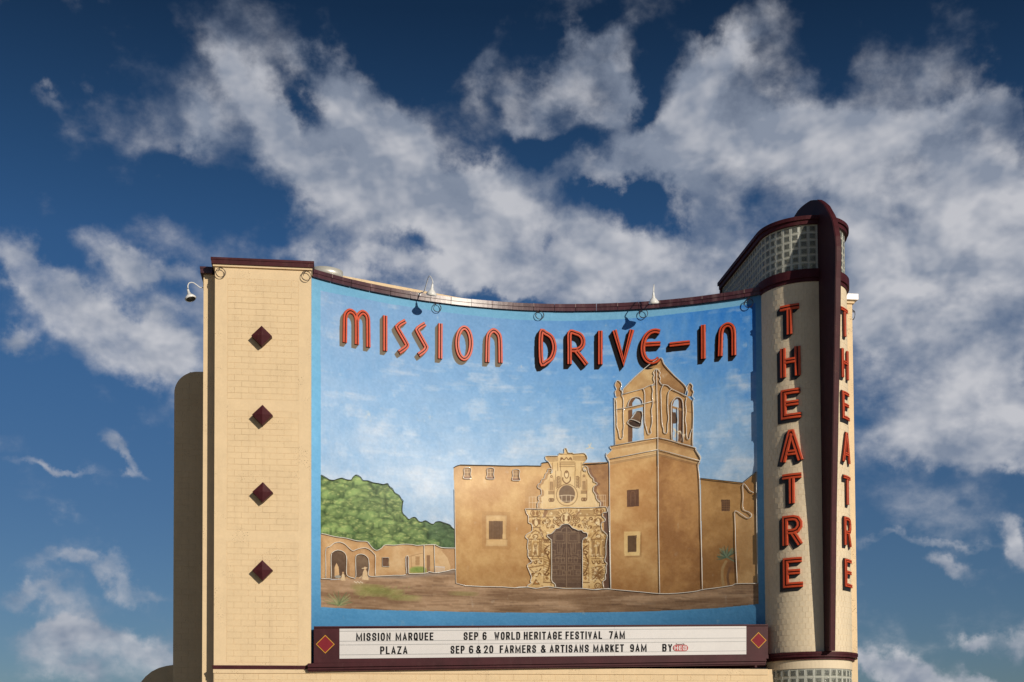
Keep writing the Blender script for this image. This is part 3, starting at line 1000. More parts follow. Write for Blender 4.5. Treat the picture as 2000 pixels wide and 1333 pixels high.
def run_paint():
    global CV
    # stage 1: everything of paint() ; sky stays, tree dabs clipped
    src = CV
    import types
    orig_fill, orig_line = fill, line
    stash = {}

    def first(*a, **k):
        # the first fill call marks the end of the sky stage
        if 'sky' not in stash:
            stash['sky'] = CV.copy()
        return orig_fill(*a, **k)
    globals()['fill'] = first
    paint()
    globals()['fill'] = orig_fill
    r = poly_mask(tocv(canopy))
    m = np.zeros((PH, PW, 1), np.float32); m[r[0]] = r[1][..., None]
    CV[:] = CV*m+stash['sky']*(1-m)

    och, och2, dk = c01(212, 164, 98), c01(184, 130, 70), c01(84, 54, 32)
    # earth -----------------------------------------------------------
    gnd = [(626, 1131), (650, 1133), (720, 1128), (800, 1122), (850, 1118), (888, 1113), (890, 1140), (940, 1146), (1010, 1148), (1190, 1150), (1290, 1159), (1370, 1152), (1440, 1141), (1481, 1139), (1481, 1180), (1400, 1188), (1250, 1195), (1050, 1197), (850, 1194), (700, 1190), (627, 1186)]
    fill(ident, gnd, c01(176, 138, 104), c01(122, 90, 64), 1, 3.0, noise=NH)
    clip = onarc(ident, gnd)

    def streaks():
        rd = random.Random(8)
        for i in range(420):
            x = rd.uniform(620, 1480); y = rd.uniform(1115, 1197)
            L = rd.uniform(14, 60)
            col = rd.choice([c01(176, 138, 104), c01(104, 72, 52), c01(74, 52, 38), c01(140, 104, 76), c01(190, 156, 124)])
            if x > 1230: col = col*0.72
            line(ident, [(x, y), (x+L, y+rd.uniform(-3, 3))], rd.uniform(1, 3.5), col, 0.35, 2.5)
        for (x, y, rx, ry, c_) in [(740, 1157, 50, 8, c01(112, 122, 56)), (718, 1147, 34, 5, c01(124, 130, 60)), (790, 1168, 34, 5, c01(120, 126, 60)), (905, 1160, 30, 3, c01(120, 124, 60)), (1020, 1146, 26, 2.5, c01(110, 116, 60))]:
            fill(ident, ell(x, y, rx, ry), c_, c01(150, 150, 80), 1, 4, alpha=0.75, soft=7, noise=NB)
        fill(ident, [(730, 1118), (800, 1122), (888, 1112), (888, 1119), (780, 1130), (730, 1128)], c01(128, 128, 130), None, alpha=.55, soft=4)
        for i in range(60):
            x = rd.uniform(700, 800); y = rd.uniform(1146, 1170)
            line(ident, [(x, y), (x+rd.uniform(2, 8), y-rd.uniform(1, 3))], 0.9, c01(150, 156, 84), 0.5, 1)
    clip_layer(clip, streaks)
    # far low building --------------------------------------------------
    low = T_WALLTOP+[(1205, 890), (1130, 900), (1060, 912), (985, 908), (920, 922), (800, 930), (600, 942), (500, 945), (390, 960), (190, 965), (110, 965)]
    fill(cA, low, c01(206, 166, 116), c01(178, 130, 80), 1, 2.4, edge=.45, edge_r=8, edge_col=c01(116, 76, 48))
    fill(cA, [(1110, 712), (1205, 713), (1205, 887), (1165, 890), (1165, 860), (1140, 790), (1090, 730)], c01(172, 126, 82), c01(140, 98, 62), 1, 2, alpha=.9)
    fill(cA, T_ARCHOUT, c01(200, 156, 108), c01(170, 122, 76), 1, 2.4, edge=.3, edge_r=6)
    for pa in ([(190, 965), (190, 770), (205, 745), (240, 730), (280, 738), (305, 760), (315, 790), (315, 950)], [(390, 950), (390, 790), (400, 770), (430, 762), (465, 770), (490, 795), (497, 820), (500, 945)]):
        fill(cA, pa, c01(74, 54, 42), c01(104, 82, 62), 1, 2.5)
    fill(cA, [(315, 790), (330, 800), (345, 860), (345, 945), (318, 935)], c01(140, 98, 62), None, alpha=.8)
    fill(cA, T_WIN, c01(96, 66, 48), c01(70, 48, 36), 1)
    fill(cA, [(800, 785), (820, 785), (822, 925), (800, 928)], c01(120, 96, 80), c01(90, 70, 60), 1)
    for yy in range(6):
        line(cA, [(880, 785+yy*13), (914, 785+yy*13)], .8, c01(126, 86, 50), .8)
    fill(cA, [(880, 780), (914, 780), (914, 850), (880, 850)], c01(140, 98, 58), None, alpha=.6)
    line(cA, [(830, 780), (940, 752)], 1, c01(120, 82, 50), .7)
    line(cA, [(845, 780), (850, 880)], 1, c01(120, 82, 50), .7)
    fill(cA, [(972, 768), (1000, 772), (1000, 905), (972, 905)], c01(140, 100, 66), c01(104, 72, 50), 1)
    fill(cA, [(832, 880), (850, 868), (900, 862), (940, 864), (968, 880), (970, 912), (835, 915)], c01(92, 116, 46), c01(140, 150, 70), 1, 3, noise=NB, soft=2)
    for xx in range(8):
        line(cA, [(1045+xx*10, 862), (1047+xx*10, 905-xx)], .7, c01(200, 208, 224), .9)
    line(cA, [(1040, 862), (1115, 868)], 1.2, c01(196, 204, 224), .9)
    # small figures at the fountain
    fill(cA, [(222, 945), (222, 870), (238, 832), (256, 868), (262, 945)], c01(214, 168, 116), c01(180, 134, 88), 1, 3)
    fill(cA, ell(250, 945, 26, 12), c01(150, 148, 140), None)
    for (x, y, s_) in ((292, 955, 1.0), (470, 940, 1.5)):
        fill(cA, [(x-16*s_, y+20*s_), (x-12*s_, y-20*s_), (x-6*s_, y-34*s_), (x+6*s_, y-34*s_), (x+14*s_, y-18*s_), (x+20*s_, y+22*s_)], c01(222, 190, 144), c01(186, 142, 96), 1, 3)
        fill(cA, ell(x, y-42*s_, 7*s_, 9*s_), c01(206, 160, 112), None)
    line(cA, [(446, 878), (486, 872)], 1.6, c01(228, 204, 160), 1)
    line(cA, [(425, 955), (446, 938)], 1.4, c01(222, 190, 144), 1)
    for i in range(9):
        fill(cA, ell(385+i*8, 985+(i % 3)*5, 5, 4), c01(226, 208, 178), None)
    # agave
    rd = random.Random(2)
    for i in range(46):
        a = rd.uniform(-175, -5); L = rd.uniform(50, 130)
        x0, y0 = 258+rd.uniform(-12, 12), 1180
        line(cA, [(x0, y0), (x0+L*.5*math.cos(math.radians(a)), y0+L*.6*math.sin(math.radians(a))), (x0+L*math.cos(math.radians(a)), y0+L*math.sin(math.radians(a)))], rd.uniform(.7, 1.5), rd.choice([c01(122, 134, 84), c01(86, 104, 66), c01(150, 158, 104)]), .85)
    # church wall --------------------------------------------------------
    ww = T_BWALL[::-1]
    cw = [(x, y) for x, y in T_BWALL]
    fill(cB, cw+[(1050, 185), (1365, 180), (1388, 1200), (1330, 1210), (715, 1200)], och, och2, 1, 2.6, edge=.5, edge_r=26, edge_col=c01(120, 74, 36), vgrad=(c01(116, 72, 40), .45))
    fill(cB, [(1190, 205), (1365, 182), (1388, 1200), (1330, 1200), (1345, 560), (1240, 330)], c01(150, 100, 56), c01(108, 68, 40), 1, 2.6, alpha=.9, soft=6)
    fill(cB, [(1330, 560), (1365, 560), (1388, 1205), (1330, 1205)], c01(90, 62, 48), c01(70, 48, 38), 1)
    fill(cB, [(700, 420), (790, 300), (830, 300), (800, 560), (690, 620)], c01(140, 92, 50), None, alpha=.45, soft=14)
    for dx, dy in ((0, 0), (188, 2), (397, 14)):
        q = [(x+dx, y+dy) for x, y in T_SW]
        fill(cB, q, c01(196, 148, 92), c01(160, 110, 62), 1)
        fill(cB, [(197+dx, 236+dy), (240+dx, 236+dy), (238+dx, 290+dy), (198+dx, 290+dy)], c01(120, 84, 48), None)
        line(cB, [(218+dx, 236+dy), (218+dx, 290+dy)], 1, c01(206, 166, 110)); line(cB, [(198+dx, 262+dy), (240+dx, 262+dy)], 1, c01(206, 166, 110))
        fill(cB, [(190+dx, 296+dy), (246+dx, 296+dy), (246+dx, 312+dy), (190+dx, 312+dy)], c01(104, 66, 44), None)
    # big window
    fill(cB, [(340, 590), (560, 590), (565, 880), (345, 880)], c01(130, 84, 44), None, alpha=.45, soft=14)
    fill(cB, [(370, 612), (540, 612), (532, 806), (545, 815), (545, 862), (370, 862)], c01(222, 182, 122), c01(196, 150, 92), 1, 2.5, edge=.25, edge_r=4)
    fill(cB, [(393, 658), (506, 658), (506, 804), (393, 804)], c01(112, 78, 46), c01(86, 58, 36), 1)
    for xx in (415, 437, 458, 480): line(cB, [(xx, 660), (xx, 803)], .9, c01(76, 50, 30), .9)
    line(cB, [(372, 806), (542, 806)], 1, c01(130, 88, 50), .9)
    # portal, upper stage -------------------------------------------------
    st1, st2, ln = c01(224, 188, 128), c01(204, 162, 98), c01(84, 48, 20)
    up = T_CURL[4:]+[(328, 1108), (700, 1108), (1355, 1078)]+T_CURR[:4:-1]+T_TOPP[::-1]
    sh = [(x+34, y+26) for x, y in T_CURL[5:]]
    fill(cE, [(x, y) for x, y in T_CURL[5:]]+[(x+70, y+6) for x, y in T_CURL[:4:-1]], c01(120, 82, 46), None)
    fill(cE, [(x+48, y) for x, y in T_CURR[7:]]+[(x-2, y) for x, y in T_CURR[:6:-1]], c01(104, 68, 46), None, alpha=.9)
    fill(cE, up, st1, st2, 1, 2.4, edge=.3, edge_r=6, edge_col=c01(150, 104, 56))
    fill(cE, [(x, y) for x, y in T_CURL[6:]]+[(x+46, y+12) for x, y in T_CURL[:5:-1]], c01(140, 98, 58), None, alpha=.75)

    def dl(c, pts, w=1.0, a=.85, col=None, **k):
        line(c, pts, w*1.15, ln if col is None else col, a*.92, 0.9, **k)
    for yy in (285, 305, 325, 345): dl(cE, [(480+(yy-285)*.5, yy), (660, yy-8)]); dl(cE, [(905, yy-25), (1135-(yy-285)*.5, yy-14)])
    for yy in (230, 355, 375, 400, 430): dl(cE, [(690, yy), (930, yy)])
    dl(cE, smooth_pts([(700, 330), (730, 290), (760, 320), (800, 285), (830, 320), (870, 290), (890, 330)], 5), 1.4)
    dl(cE, ell(720, 300, 14, 14)+[(734, 300)]); dl(cE, ell(866, 300, 14, 14)+[(880, 300)])
    for xx in (570, 655, 700, 940, 1040): dl(cE, [(xx, 370), (xx+4, 500)])
    for xx in (625, 715, 940, 1035): dl(cE, [(xx, 500), (xx-5, 760)], .9)
    for k_ in range(8):
        y_ = 600+k_*24
        dl(cE, smooth_pts([(640, y_+18), (665, y_-6), (700, y_+6)], 4), 1.2)
        dl(cE, smooth_pts([(955, y_), (985, y_-8), (1012, y_+14)], 4), 1.2)
    # statues in niches
    for (x, y) in ((555, 700), (1085, 690)):
        fill(cE, [(x-44, y+130), (x-38, y-40), (x-20, y-110), (x, y-130), (x+26, y-110), (x+48, y-40), (x+52, y+150)], c01(178, 132, 76), None, alpha=.7, soft=2)
        fill(cE, [(x-34, y+120), (x-26, y-60), (x-12, y-92), (x-14, y-112), (x, y-124), (x+14, y-110), (x+12, y-90), (x+28, y-58), (x+34, y+120)], c01(226, 190, 132), c01(196, 152, 94), 1, 3)
        for q_ in (-18, -6, 8, 20): dl(cE, [(x+q_, y-20), (x+q_*1.2, y+115)], 1)
        dl(cE, ell(x, y-108, 14, 16)+[(x+14, y-108)], .9)
        for yy in (140, 158, 176): dl(cE, [(x-46, y+yy), (x+46, y+yy)], 1.4)
        for q_ in (-24, 0, 22): dl(cE, ell(x+q_, y+275, 15, 24)+[(x+q_+15, y+275)], 1.3)
        fill(cE, [(x+40, y-60), (x+52, y-40), (x+54, y+270), (x+40, y+300)], c01(110, 72, 40), None, alpha=.7)
    dl(cE, smooth_pts([(740, 610), (745, 660), (800, 705), (858, 665), (862, 600)], 5), 1.8)
    fill(cE, ell(802, 575, 30, 52), c01(232, 198, 140), c01(180, 132, 76), 1, 4); dl(cE, ell(802, 560, 34, 60)+[(836, 560)], 1.3); dl(cE, ell(800, 520, 12, 14)+[(812, 520)], 1)
    # oculus
    fill(cE, ell(808, 892, 172, 176, 36), c01(226, 188, 128), c01(204, 160, 100), 1, 2, edge=.2, edge_r=3)
    line(cE, ell(808, 892, 172, 176, 36)+[(980, 892)], 1.2, ln, .7)
    fill(cE, ell(808, 878, 132, 145, 36), c01(104, 78, 54), c01(84, 62, 46), 1)
    wht = c01(222, 196, 160)
    dl(cE, smooth_pts([(680, 910), (760, 898), (860, 898), (935, 912)], 5), 1.2, .95, wht)
    for xx in (724, 798, 868): dl(cE, [(xx, 900), (xx, 1000)], 1.1, .95, wht)
    dl(cE, [(690, 995), (930, 995)], .9, .9, wht)
    for x0, x1, y0, y1 in ((195, 410, 925, 1110), (1290, 1435, 895, 1085)):
        for xx in np.linspace(x0, x1, 5): dl(cE, [(xx, y0), (xx, y1)], .9, .8, wht)
        dl(cE, [(x0, y0), (x1, y0)], .9, .8, wht); dl(cE, [(x0, (y0+y1)/2), (x1, (y0+y1)/2)], .9, .8, wht)
    for xx in np.arange(440, 1290, 42):
        if 640 < xx < 980: continue
        dl(cE, [(xx, 930), (xx, 1090)], .7, .35, wht)
    # portal, lower stage ---------------------------------------------------
    fill(cF, T_CORN+[(550, 1170), (945, 1190)], st2, c01(222, 182, 118), 1, 3, edge=.35, edge_r=5, edge_col=c01(140, 96, 48), noise=NB)
    hi = c01(236, 204, 146)
    for yy in (62, 80, 98, 118): dl(cF, [(440, yy), (600, yy+4)], 1); dl(cF, [(850, yy), (1110, yy-6)], 1)
    dl(cF, [(165, 150), (640, 150)], 1.6); dl(cF, [(770, 135), (1240, 130)], 1.6); dl(cF, [(330, 165), (330, 340)], 1.2)
    for a in range(-80, 81, 16):
        t = math.radians(a-90)
        dl(cF, [(705+70*math.cos(t), 175+70*math.sin(t)), (705+150*math.cos(t), 175+140*math.sin(t))], 1.1)
    fill(cF, ell(705, 175, 78, 82, 24), hi, st1, 1); dl(cF, ell(705, 175, 78, 82, 24)+[(783, 175)], 1.2)
    fill(cF, ell(672, 168, 20, 52), c01(110, 72, 38), None); fill(cF, ell(742, 168, 20, 52), c01(110, 72, 38), None)
    fill(cF, [(690, 215), (684, 160), (706, 105), (728, 160), (722, 215)], hi, None)
    fill(cF, [(360, 160), (395, 40), (450, 60), (400, 165)], c01(122, 82, 54), None, alpha=.9)
    fill(cF, [(835, 140), (905, 45), (925, 52), (850, 142)], c01(122, 82, 54), None, alpha=.8)
    for x, y in ((262, 95), (1182, 70)):
        for s_ in (-1, 1): fill(cF, ell(x+s_*28, y, 22, 34), c01(128, 84, 42), None)
        dl(cF, ell(x, y, 70, 50, 20)+[(x+70, y)], 1.4)
    for x, y in ((568, 210), (855, 195)):
        fill(cF, ell(x, y, 46, 40), hi, st2, 1); dl(cF, ell(x, y, 50, 44)+[(x+50, y)], 1.5); dl(cF, smooth_pts([(x-26, y-8), (x-14, y-22), (x, y-8), (x+14, y-22), (x+26, y-8), (x, y+24), (x-26, y-8)], 4), 1.2)
    for x, y in ((440, 240), (980, 240)):
        fill(cF, [(x-40, y-30), (x+40, y-30), (x+14, y+70), (x-10, y+70)], hi, st2, 1, 3); dl(cF, [(x-46, y-32), (x, y-78), (x+44, y-32), (x-46, y-32)], 1.3)
        dl(cF, [(x-24, y-20), (x, y+10), (x+24, y-20)], 1.5); dl(cF, [(x, y+10), (x, y+60)], 1.5); dl(cF, [(x-40, y-30), (x-10, y+70), (x+14, y+70), (x+40, y-30)], 1.1)
    for x, y in ((272, 230), (1168, 220)):
        fill(cF, ell(x-38, y-10, 24, 40), c01(124, 82, 42), None); fill(cF, ell(x+38, y-10, 24, 40), c01(124, 82, 42), None)
        fill(cF, ell(x, y, 30, 58), hi, st1, 1); dl(cF, ell(x, y, 30, 58)+[(x+30, y)], 1.3)
        dl(cF, [(x-60, y+72), (x+60, y+72)], 1.6)
    for x, y, s_ in ((520, 290, 1), (600, 265, -1), (830, 265, 1), (895, 285, -1), (1060, 300, 1), (380, 230, -1), (1070, 180, 1)):
        dl(cF, smooth_pts([(x-34*s_, y+22), (x-24*s_, y-16), (x+6*s_, y-22), (x+16*s_, y+2), (x, y+12), (x-8*s_, y)], 5), 1.5)
    # side pillars
    for cx, fl in ((262, 1), (1175, -1)):
        dl(cF, [(cx-110, 465), (cx-40, 370), (cx, 345), (cx+50, 370), (cx+105, 450)], 2.2, .85, c01(120, 80, 40))
        fill(cF, ell(cx, 430, 34, 26), hi, st1, 1); dl(cF, ell(cx, 430, 36, 28)+[(cx+36, 430)], 1.2)
        dl(cF, [(cx-110, 472), (cx+108, 470)], 1.8)
        fill(cF, [(cx-52, 710), (cx-52, 540), (cx-30, 495), (cx, 480), (cx+30, 495), (cx+50, 540), (cx+50, 710)], c01(176, 132, 74), None)
        fill(cF, [(cx-40, 710), (cx-34, 560), (cx-14, 520), (cx+12, 520), (cx+32, 560), (cx+38, 710)], hi, st2, 1, 3)
        for q_ in (-22, -8, 8, 22): dl(cF, smooth_pts([(cx+q_, 545), (cx+q_*.5, 620), (cx+q_, 705)], 4), 1)
        for side in (-1, 1):
            for k_ in range(11):
                yy = 490+k_*21
                dl(cF, [(cx+side*62, yy+18), (cx+side*98, yy-2+6*fl)], 1.5)
            dl(cF, [(cx+side*60, 480), (cx+side*60, 715)], 1)
        dl(cF, [(cx-108, 718), (cx+108, 716)], 2); dl(cF, [(cx-100, 755), (cx+100, 752)], 1.4)
        for q_ in (-42, 42): dl(cF, [(cx+q_, 718), (cx+q_, 755)], 1.2)
        for q_ in (-70, 0, 66):
            dl(cF, smooth_pts([(cx+q_-26, 780), (cx+q_-8, 822), (cx+q_+18, 815), (cx+q_+20, 785), (cx+q_, 790)], 5), 1.6)
        dl(cF, [(cx-95, 885), (cx+100, 850)], 1.8)
        if fl == 1:
            dl(cF, smooth_pts([(185, 905), (225, 940), (270, 945), (320, 925), (345, 895)], 5), 1.7)
            dl(cF, smooth_pts([(200, 1000), (240, 960), (280, 1010), (320, 960), (355, 1000)], 5), 1.7)
            fill(cF, ell(275, 985, 26, 20), hi, None); dl(cF, ell(212, 985, 20, 22)+[(232, 985)], 1.3)
            fill(cF, [(235, 1120), (270, 1060), (312, 1120)], c01(160, 104, 50), None); dl(cF, [(230, 1122), (270, 1055), (318, 1122), (230, 1122)], 1.6)
        else:
            for s_ in (-1, 1):
                for k_ in range(7): dl(cF, smooth_pts([(1165+s_*8, 960+k_*14), (1165+s_*45, 925+k_*18), (1165+s_*85, 900+k_*26)], 4), 1.5)
            dl(cF, smooth_pts([(1110, 880), (1140, 890), (1165, 940), (1165, 1010), (1110, 1095)], 5), 2.4, .8, c01(116, 78, 42))
            dl(cF, smooth_pts([(1230, 880), (1195, 890), (1165, 940), (1165, 1010), (1220, 1090)], 5), 2.4, .8, c01(116, 78, 42))
            dl(cF, ell(1165, 1148, 44, 42)+[(1209, 1148)], 1.6); dl(cF, ell(1165, 1148, 20, 20)+[(1185, 1148)], 1.2)
    for cx in (432, 985):
        dl(cF, [(cx-50, 515), (cx+50, 515)], 2); dl(cF, [(cx-48, 540), (cx-48, 1090)], 1); dl(cF, [(cx+48, 540), (cx+48, 1080)], 1)
        for q_ in (-28, 0, 26): dl(cF, smooth_pts([(cx+q_-14, 505), (cx+q_, 470), (cx+q_+14, 505)], 4), 1.6)
        dl(cF, smooth_pts([(cx-30, 700), (cx-30, 660), (cx, 640), (cx+26, 665), (cx+14, 695), (cx-6, 680)], 5), 2)
        dl(cF, smooth_pts([(cx+30, 560), (cx-14, 600), (cx-34, 640), (cx+10, 720), (cx+36, 800), (cx+20, 900), (cx-20, 960), (cx-34, 985), (cx+4, 990), (cx+24, 960)], 5), 2.4, .7)
        for k_ in range(12):
            yy = 560+k_*34
            if 630 < yy < 720: continue
            dl(cF, [(cx-36, yy), (cx+36, yy+30)], 1.7, .6)
        fill(cF, [(cx-24, 1040), (cx, 1008), (cx+26, 1040), (cx, 1064)], c01(150, 104, 56), None)
        dl(cF, [(cx-54, 1095), (cx+60, 1098)], 1.8)
    fill(cF, [(310, 310), (350, 330), (400, 490), (380, 500)], c01(112, 74, 46), None, alpha=.8)
    def carving():
        rq = random.Random(3)
        for i in range(620):
            x = rq.uniform(125, 1300); y = rq.uniform(20, 1180)
            if 500 < x < 940 and y > 380: continue
            sgn_ = rq.choice((-1, 1)); r_ = rq.uniform(8, 24)
            a0 = rq.uniform(0, 360)
            pts = [(x+sgn_*r_*(1-k/9)*math.cos(math.radians(a0+k*42)), y+r_*(1-k/9)*math.sin(math.radians(a0+k*42))) for k in range(7)]
            line(cF, pts, rq.uniform(.8, 1.5), rq.choice([c01(118, 76, 36), c01(148, 102, 54), c01(240, 212, 158), c01(244, 220, 170)]), rq.uniform(.35, .75), 1)
    clip_layer(onarc(cF, T_CORN), carving)
    fill(cF, T_DOOR, c01(84, 62, 48), c01(70, 50, 40), 1, 2)
    tan = c01(140, 112, 84)

    def rect(c, x0, y0, x1, y1, w=.9, a=.85): line(c, [(x0, y0), (x1, y0), (x1, y1), (x0, y1), (x0, y0)], w, tan, a, 1)
    line(cF, [(712, 300), (712, 1180)], 1.3, tan, .9, 1)
    for s_ in (-1, 1):
        X = lambda v: 712+s_*v
        for a in ((40, 395, 155, 495), (20, 370, 175, 525), (165, 630, 210, 715), (30, 740, 75, 800), (110, 740, 160, 800), (115, 845, 205, 910), (30, 860, 80, 915), (20, 930, 60, 985), (140, 930, 205, 975)):
            rect(cF, X(a[0]), a[1], X(a[2]), a[3])
        for pts in ([(25, 530), (60, 530), (60, 690), (190, 690)], [(75, 600), (75, 720), (140, 720)], [(95, 530), (95, 670), (130, 670), (130, 530)], [(18, 820), (210, 820)], [(20, 745), (205, 745)], [(95, 830), (95, 985)], [(20, 1000), (210, 1000)], [(20, 1035), (210, 1035)], [(20, 1060), (205, 1060)], [(20, 1090), (200, 1090)], [(20, 600), (40, 720)], [(185, 400), (185, 520), (215, 520)]):
            line(cF, [(X(x), y) for x, y in pts], .9, tan, .8, 1)
        dl(cF, smooth_pts([(X(20), 300), (X(60), 320), (X(80), 360), (X(130), 360)], 4), .9, .8, tan)
    # tower ------------------------------------------------------------------
    fill(cD, [(118, 88), (300, 55), (492, 25), (505, 1098), (130, 1062)], c01(216, 166, 100), c01(182, 124, 66), 1, 2.4, edge=.35, edge_r=22, edge_col=c01(124, 78, 38), vgrad=(c01(108, 66, 34), .5))
    fill(cD, [(492, 25), (650, 62), (800, 105), (832, 1068), (640, 1095), (505, 1098)], c01(184, 128, 70), c01(144, 92, 48), 1, 3.0, edge=.3, edge_r=22, edge_col=c01(100, 62, 30), vgrad=(c01(92, 56, 30), .4))
    fill(cD, [(252, 305), (343, 298), (343, 428), (252, 433)], c01(88, 54, 34), c01(70, 42, 28), 1)
    line(cD, smooth_pts([(280, 420), (282, 330), (297, 315), (312, 330), (314, 420)], 4), 1.2, c01(112, 74, 48), .8)
    fill(cD, [(236, 630), (362, 628), (360, 816), (240, 816)], c01(110, 70, 36), None, alpha=.6, soft=4)
    fill(cD, [(228, 622), (355, 620), (350, 805), (232, 808)], c01(228, 190, 120), c01(206, 162, 96), 1)
    fill(cD, [(257, 655), (325, 650), (323, 778), (258, 780)], c01(84, 60, 38), c01(66, 46, 30), 1)
    # right wing wall
    fill(cD, T_RTOP+[(1255, 1018), (1100, 1022), (1000, 1045), (930, 1055), (832, 1068)], c01(176, 126, 68), c01(140, 94, 46), 1, 3, edge=.3, edge_r=18, edge_col=c01(96, 62, 32), vgrad=(c01(104, 62, 36), .45))
    fill(cD, [(1085, 480), (1145, 450), (1245, 500), (1255, 1018), (1100, 1022)], c01(196, 150, 94), c01(168, 122, 72), 1, 3, alpha=.85)
    fill(cD, [(973, 378), (1040, 378), (1038, 465), (975, 465)], c01(66, 42, 28), None)
    for k_ in range(1, 5): line(cD, [(973+k_*13, 378), (974+k_*13, 465)], .7, c01(132, 88, 50), .9); line(cD, [(974, 378+k_*17), (1039, 378+k_*17)], .7, c01(132, 88, 50), .9)
    fill(cD, ell(1060, 880, 50, 60), c01(92, 58, 38), None, alpha=.6, soft=8)
    line(cD, smooth_pts([(1010, 850), (985, 900), (980, 960), (990, 1040)], 5), 5.5, c01(150, 116, 72), 1)
    line(cD, smooth_pts([(1040, 900), (1022, 960), (1030, 1035)], 5), 5, c01(92, 62, 42), .7)
    rd = random.Random(5)
    for i in range(46):
        a = rd.uniform(-200, 30); L = rd.uniform(40, 82)
        dx, dy = math.cos(math.radians(a)), math.sin(math.radians(a))
        line(cD, [(1015, 820), (1015+L*dx, 820+L*dy*1.15)], rd.uniform(1, 2.2), rd.choice([c01(70, 92, 74), c01(50, 70, 56), c01(104, 122, 96)]), .85)
    # belfry -------------------------------------------------------------------
    tn, tn2, td = c01(212, 170, 112), c01(186, 138, 82), c01(104, 66, 40)
    fill(cC, [(240, 540), (350, 488), (580, 425), (740, 370), (757, 1005), (252, 1090)], tn, tn2, 1, 3, edge=.3, edge_r=6, edge_col=c01(150, 104, 58))
    fill(cC, [(740, 370), (870, 385), (1100, 515), (1172, 575), (1170, 1100), (757, 1005)], c01(190, 144, 90), c01(158, 112, 64), 1, 3, edge=.3, edge_r=6, edge_col=c01(120, 80, 44))
    fill(cC, T_ROOF[:7]+[(740, 360), (580, 425)], c01(206, 166, 108), c01(172, 128, 78), 1, 3, edge=.35, edge_r=8, edge_col=c01(140, 98, 58))
    fill(cC, T_ROOF[6:]+[(920, 425), (800, 372), (740, 360)], c01(164, 118, 70), c01(128, 86, 50), 1, 3, edge=.3, edge_r=8, edge_col=c01(104, 70, 42))
    fill(cC, [(800, 372), (900, 400), (1085, 470), (1080, 492), (920, 430)], c01(104, 68, 42), None, alpha=.7, soft=6)
    for q in (T_PINL[:10], ):
        pass
    fill(cC, [(262, 522)]+T_PINL[1:11], c01(196, 148, 92), c01(160, 112, 66), 1, 4)
    fill(cC, T_PINR[:9], c01(180, 132, 80), c01(148, 102, 60), 1, 4)
    fill(cC, T_PINC, c01(176, 130, 82), c01(130, 90, 54), 1, 4)
    skyb = c01(132, 174, 216)
    fill(cC, [(402, 1060), (402, 640), (410, 590), (440, 545), (490, 525), (540, 530), (572, 570), (585, 640), (592, 1028)], td, c01(84, 54, 36), 1)
    fill(cC, [(453, 1052), (452, 590), (490, 535), (545, 545), (575, 600), (592, 1028)], skyb, c01(190, 206, 224), 1, 3)
    fill(cC, [(922, 1020), (918, 620), (940, 560), (985, 525), (1030, 540), (1055, 600), (1058, 1060)], td, c01(84, 54, 36), 1)
    fill(cC, [(930, 1030), (928, 620), (950, 560), (985, 540), (1000, 570), (995, 1050)], skyb, c01(190, 206, 224), 1, 3)
    fill(cC, [(265, 680), (350, 657), (600, 602), (690, 577), (745, 560), (745, 590), (600, 632), (400, 680), (270, 712)], tn, tn2, 1, 3, edge=.35, edge_r=3)
    fill(cC, [(770, 572), (920, 625), (1060, 665), (1175, 700), (1175, 718), (1060, 690), (920, 652), (770, 600)], c01(176, 130, 80), c01(150, 106, 62), 1)
    for pts in ([(268, 695), (400, 662), (600, 618), (745, 575)], [(770, 590), (920, 640), (1175, 712)]): line(cC, pts, 1, c01(126, 84, 48), .8)
    fill(cC, [(400, 830), (415, 797), (450, 778), (480, 725), (510, 692), (560, 690), (575, 720), (570, 790), (560, 860), (545, 884), (450, 872), (412, 848)], c01(112, 82, 56), c01(78, 54, 38), 1, 4)
    fill(cC, ell(482, 838, 72, 34), c01(44, 30, 24), None)
    fill(cC, [(925, 700), (962, 700), (985, 782), (980, 832), (925, 836)], c01(70, 50, 38), None)
    for (x, y) in ((975, 935), (1050, 970)):
        dl(cC, smooth_pts([(x-30, y-40), (x, y), (x+40, y-10)], 4), 2.4, .9, c01(230, 212, 176)); dl(cC, smooth_pts([(x-20, y+60), (x, y), (x+26, y+22)], 4), 2, .9, c01(214, 184, 140))
    # cornice
    fill(cC, T_C1LL+[(180, 1330), (400, 1275), (757, 1215), (757, 1005)], tn, tn2, 1, 3, edge=.25, edge_r=5)
    fill(cC, [(757, 1005)]+T_C1R+[(1250, 1320), (757, 1215)], c01(190, 144, 88), c01(160, 112, 64), 1, 3, edge=.25, edge_r=5)
    for oy, a in ((26, .8), (40, .6), (165, .5), (190, .8), (205, .6)):
        line(cC, [(192, 1105+oy), (757, 1005+oy)], 1.3, c01(116, 76, 42), a); line(cC, [(757, 1005+oy), (1220, 1125+oy)], 1.3, c01(96, 62, 34), a)
    # drips shaded
    for q in (T_DRL, T_DRR): fill(cC, q, c01(200, 154, 96), c01(170, 122, 70), 1, 3, edge=.3, edge_r=3)
    # distant bird
    dl(cE, [(1120, 140), (1180, 120), (1160, 70)], 1.6, .8, c01(222, 204, 168)); dl(cE, [(1180, 120), (1240, 135)], 1.6, .8, c01(222, 204, 168)); dl(cE, [(1180, 120), (1200, 50)], 1.4, .8, c01(222, 204, 168))
    # scuffs and worn spots
    w_ = np.clip((NB*NV*14)-0.62, 0, 1)[..., None]
    CV[:] = CV*(1-w_*0.5)+c01(226, 222, 214)*w_*0.5
    CV += (nz(PH, PW, 240, 200, 2)*0.05)[..., None]


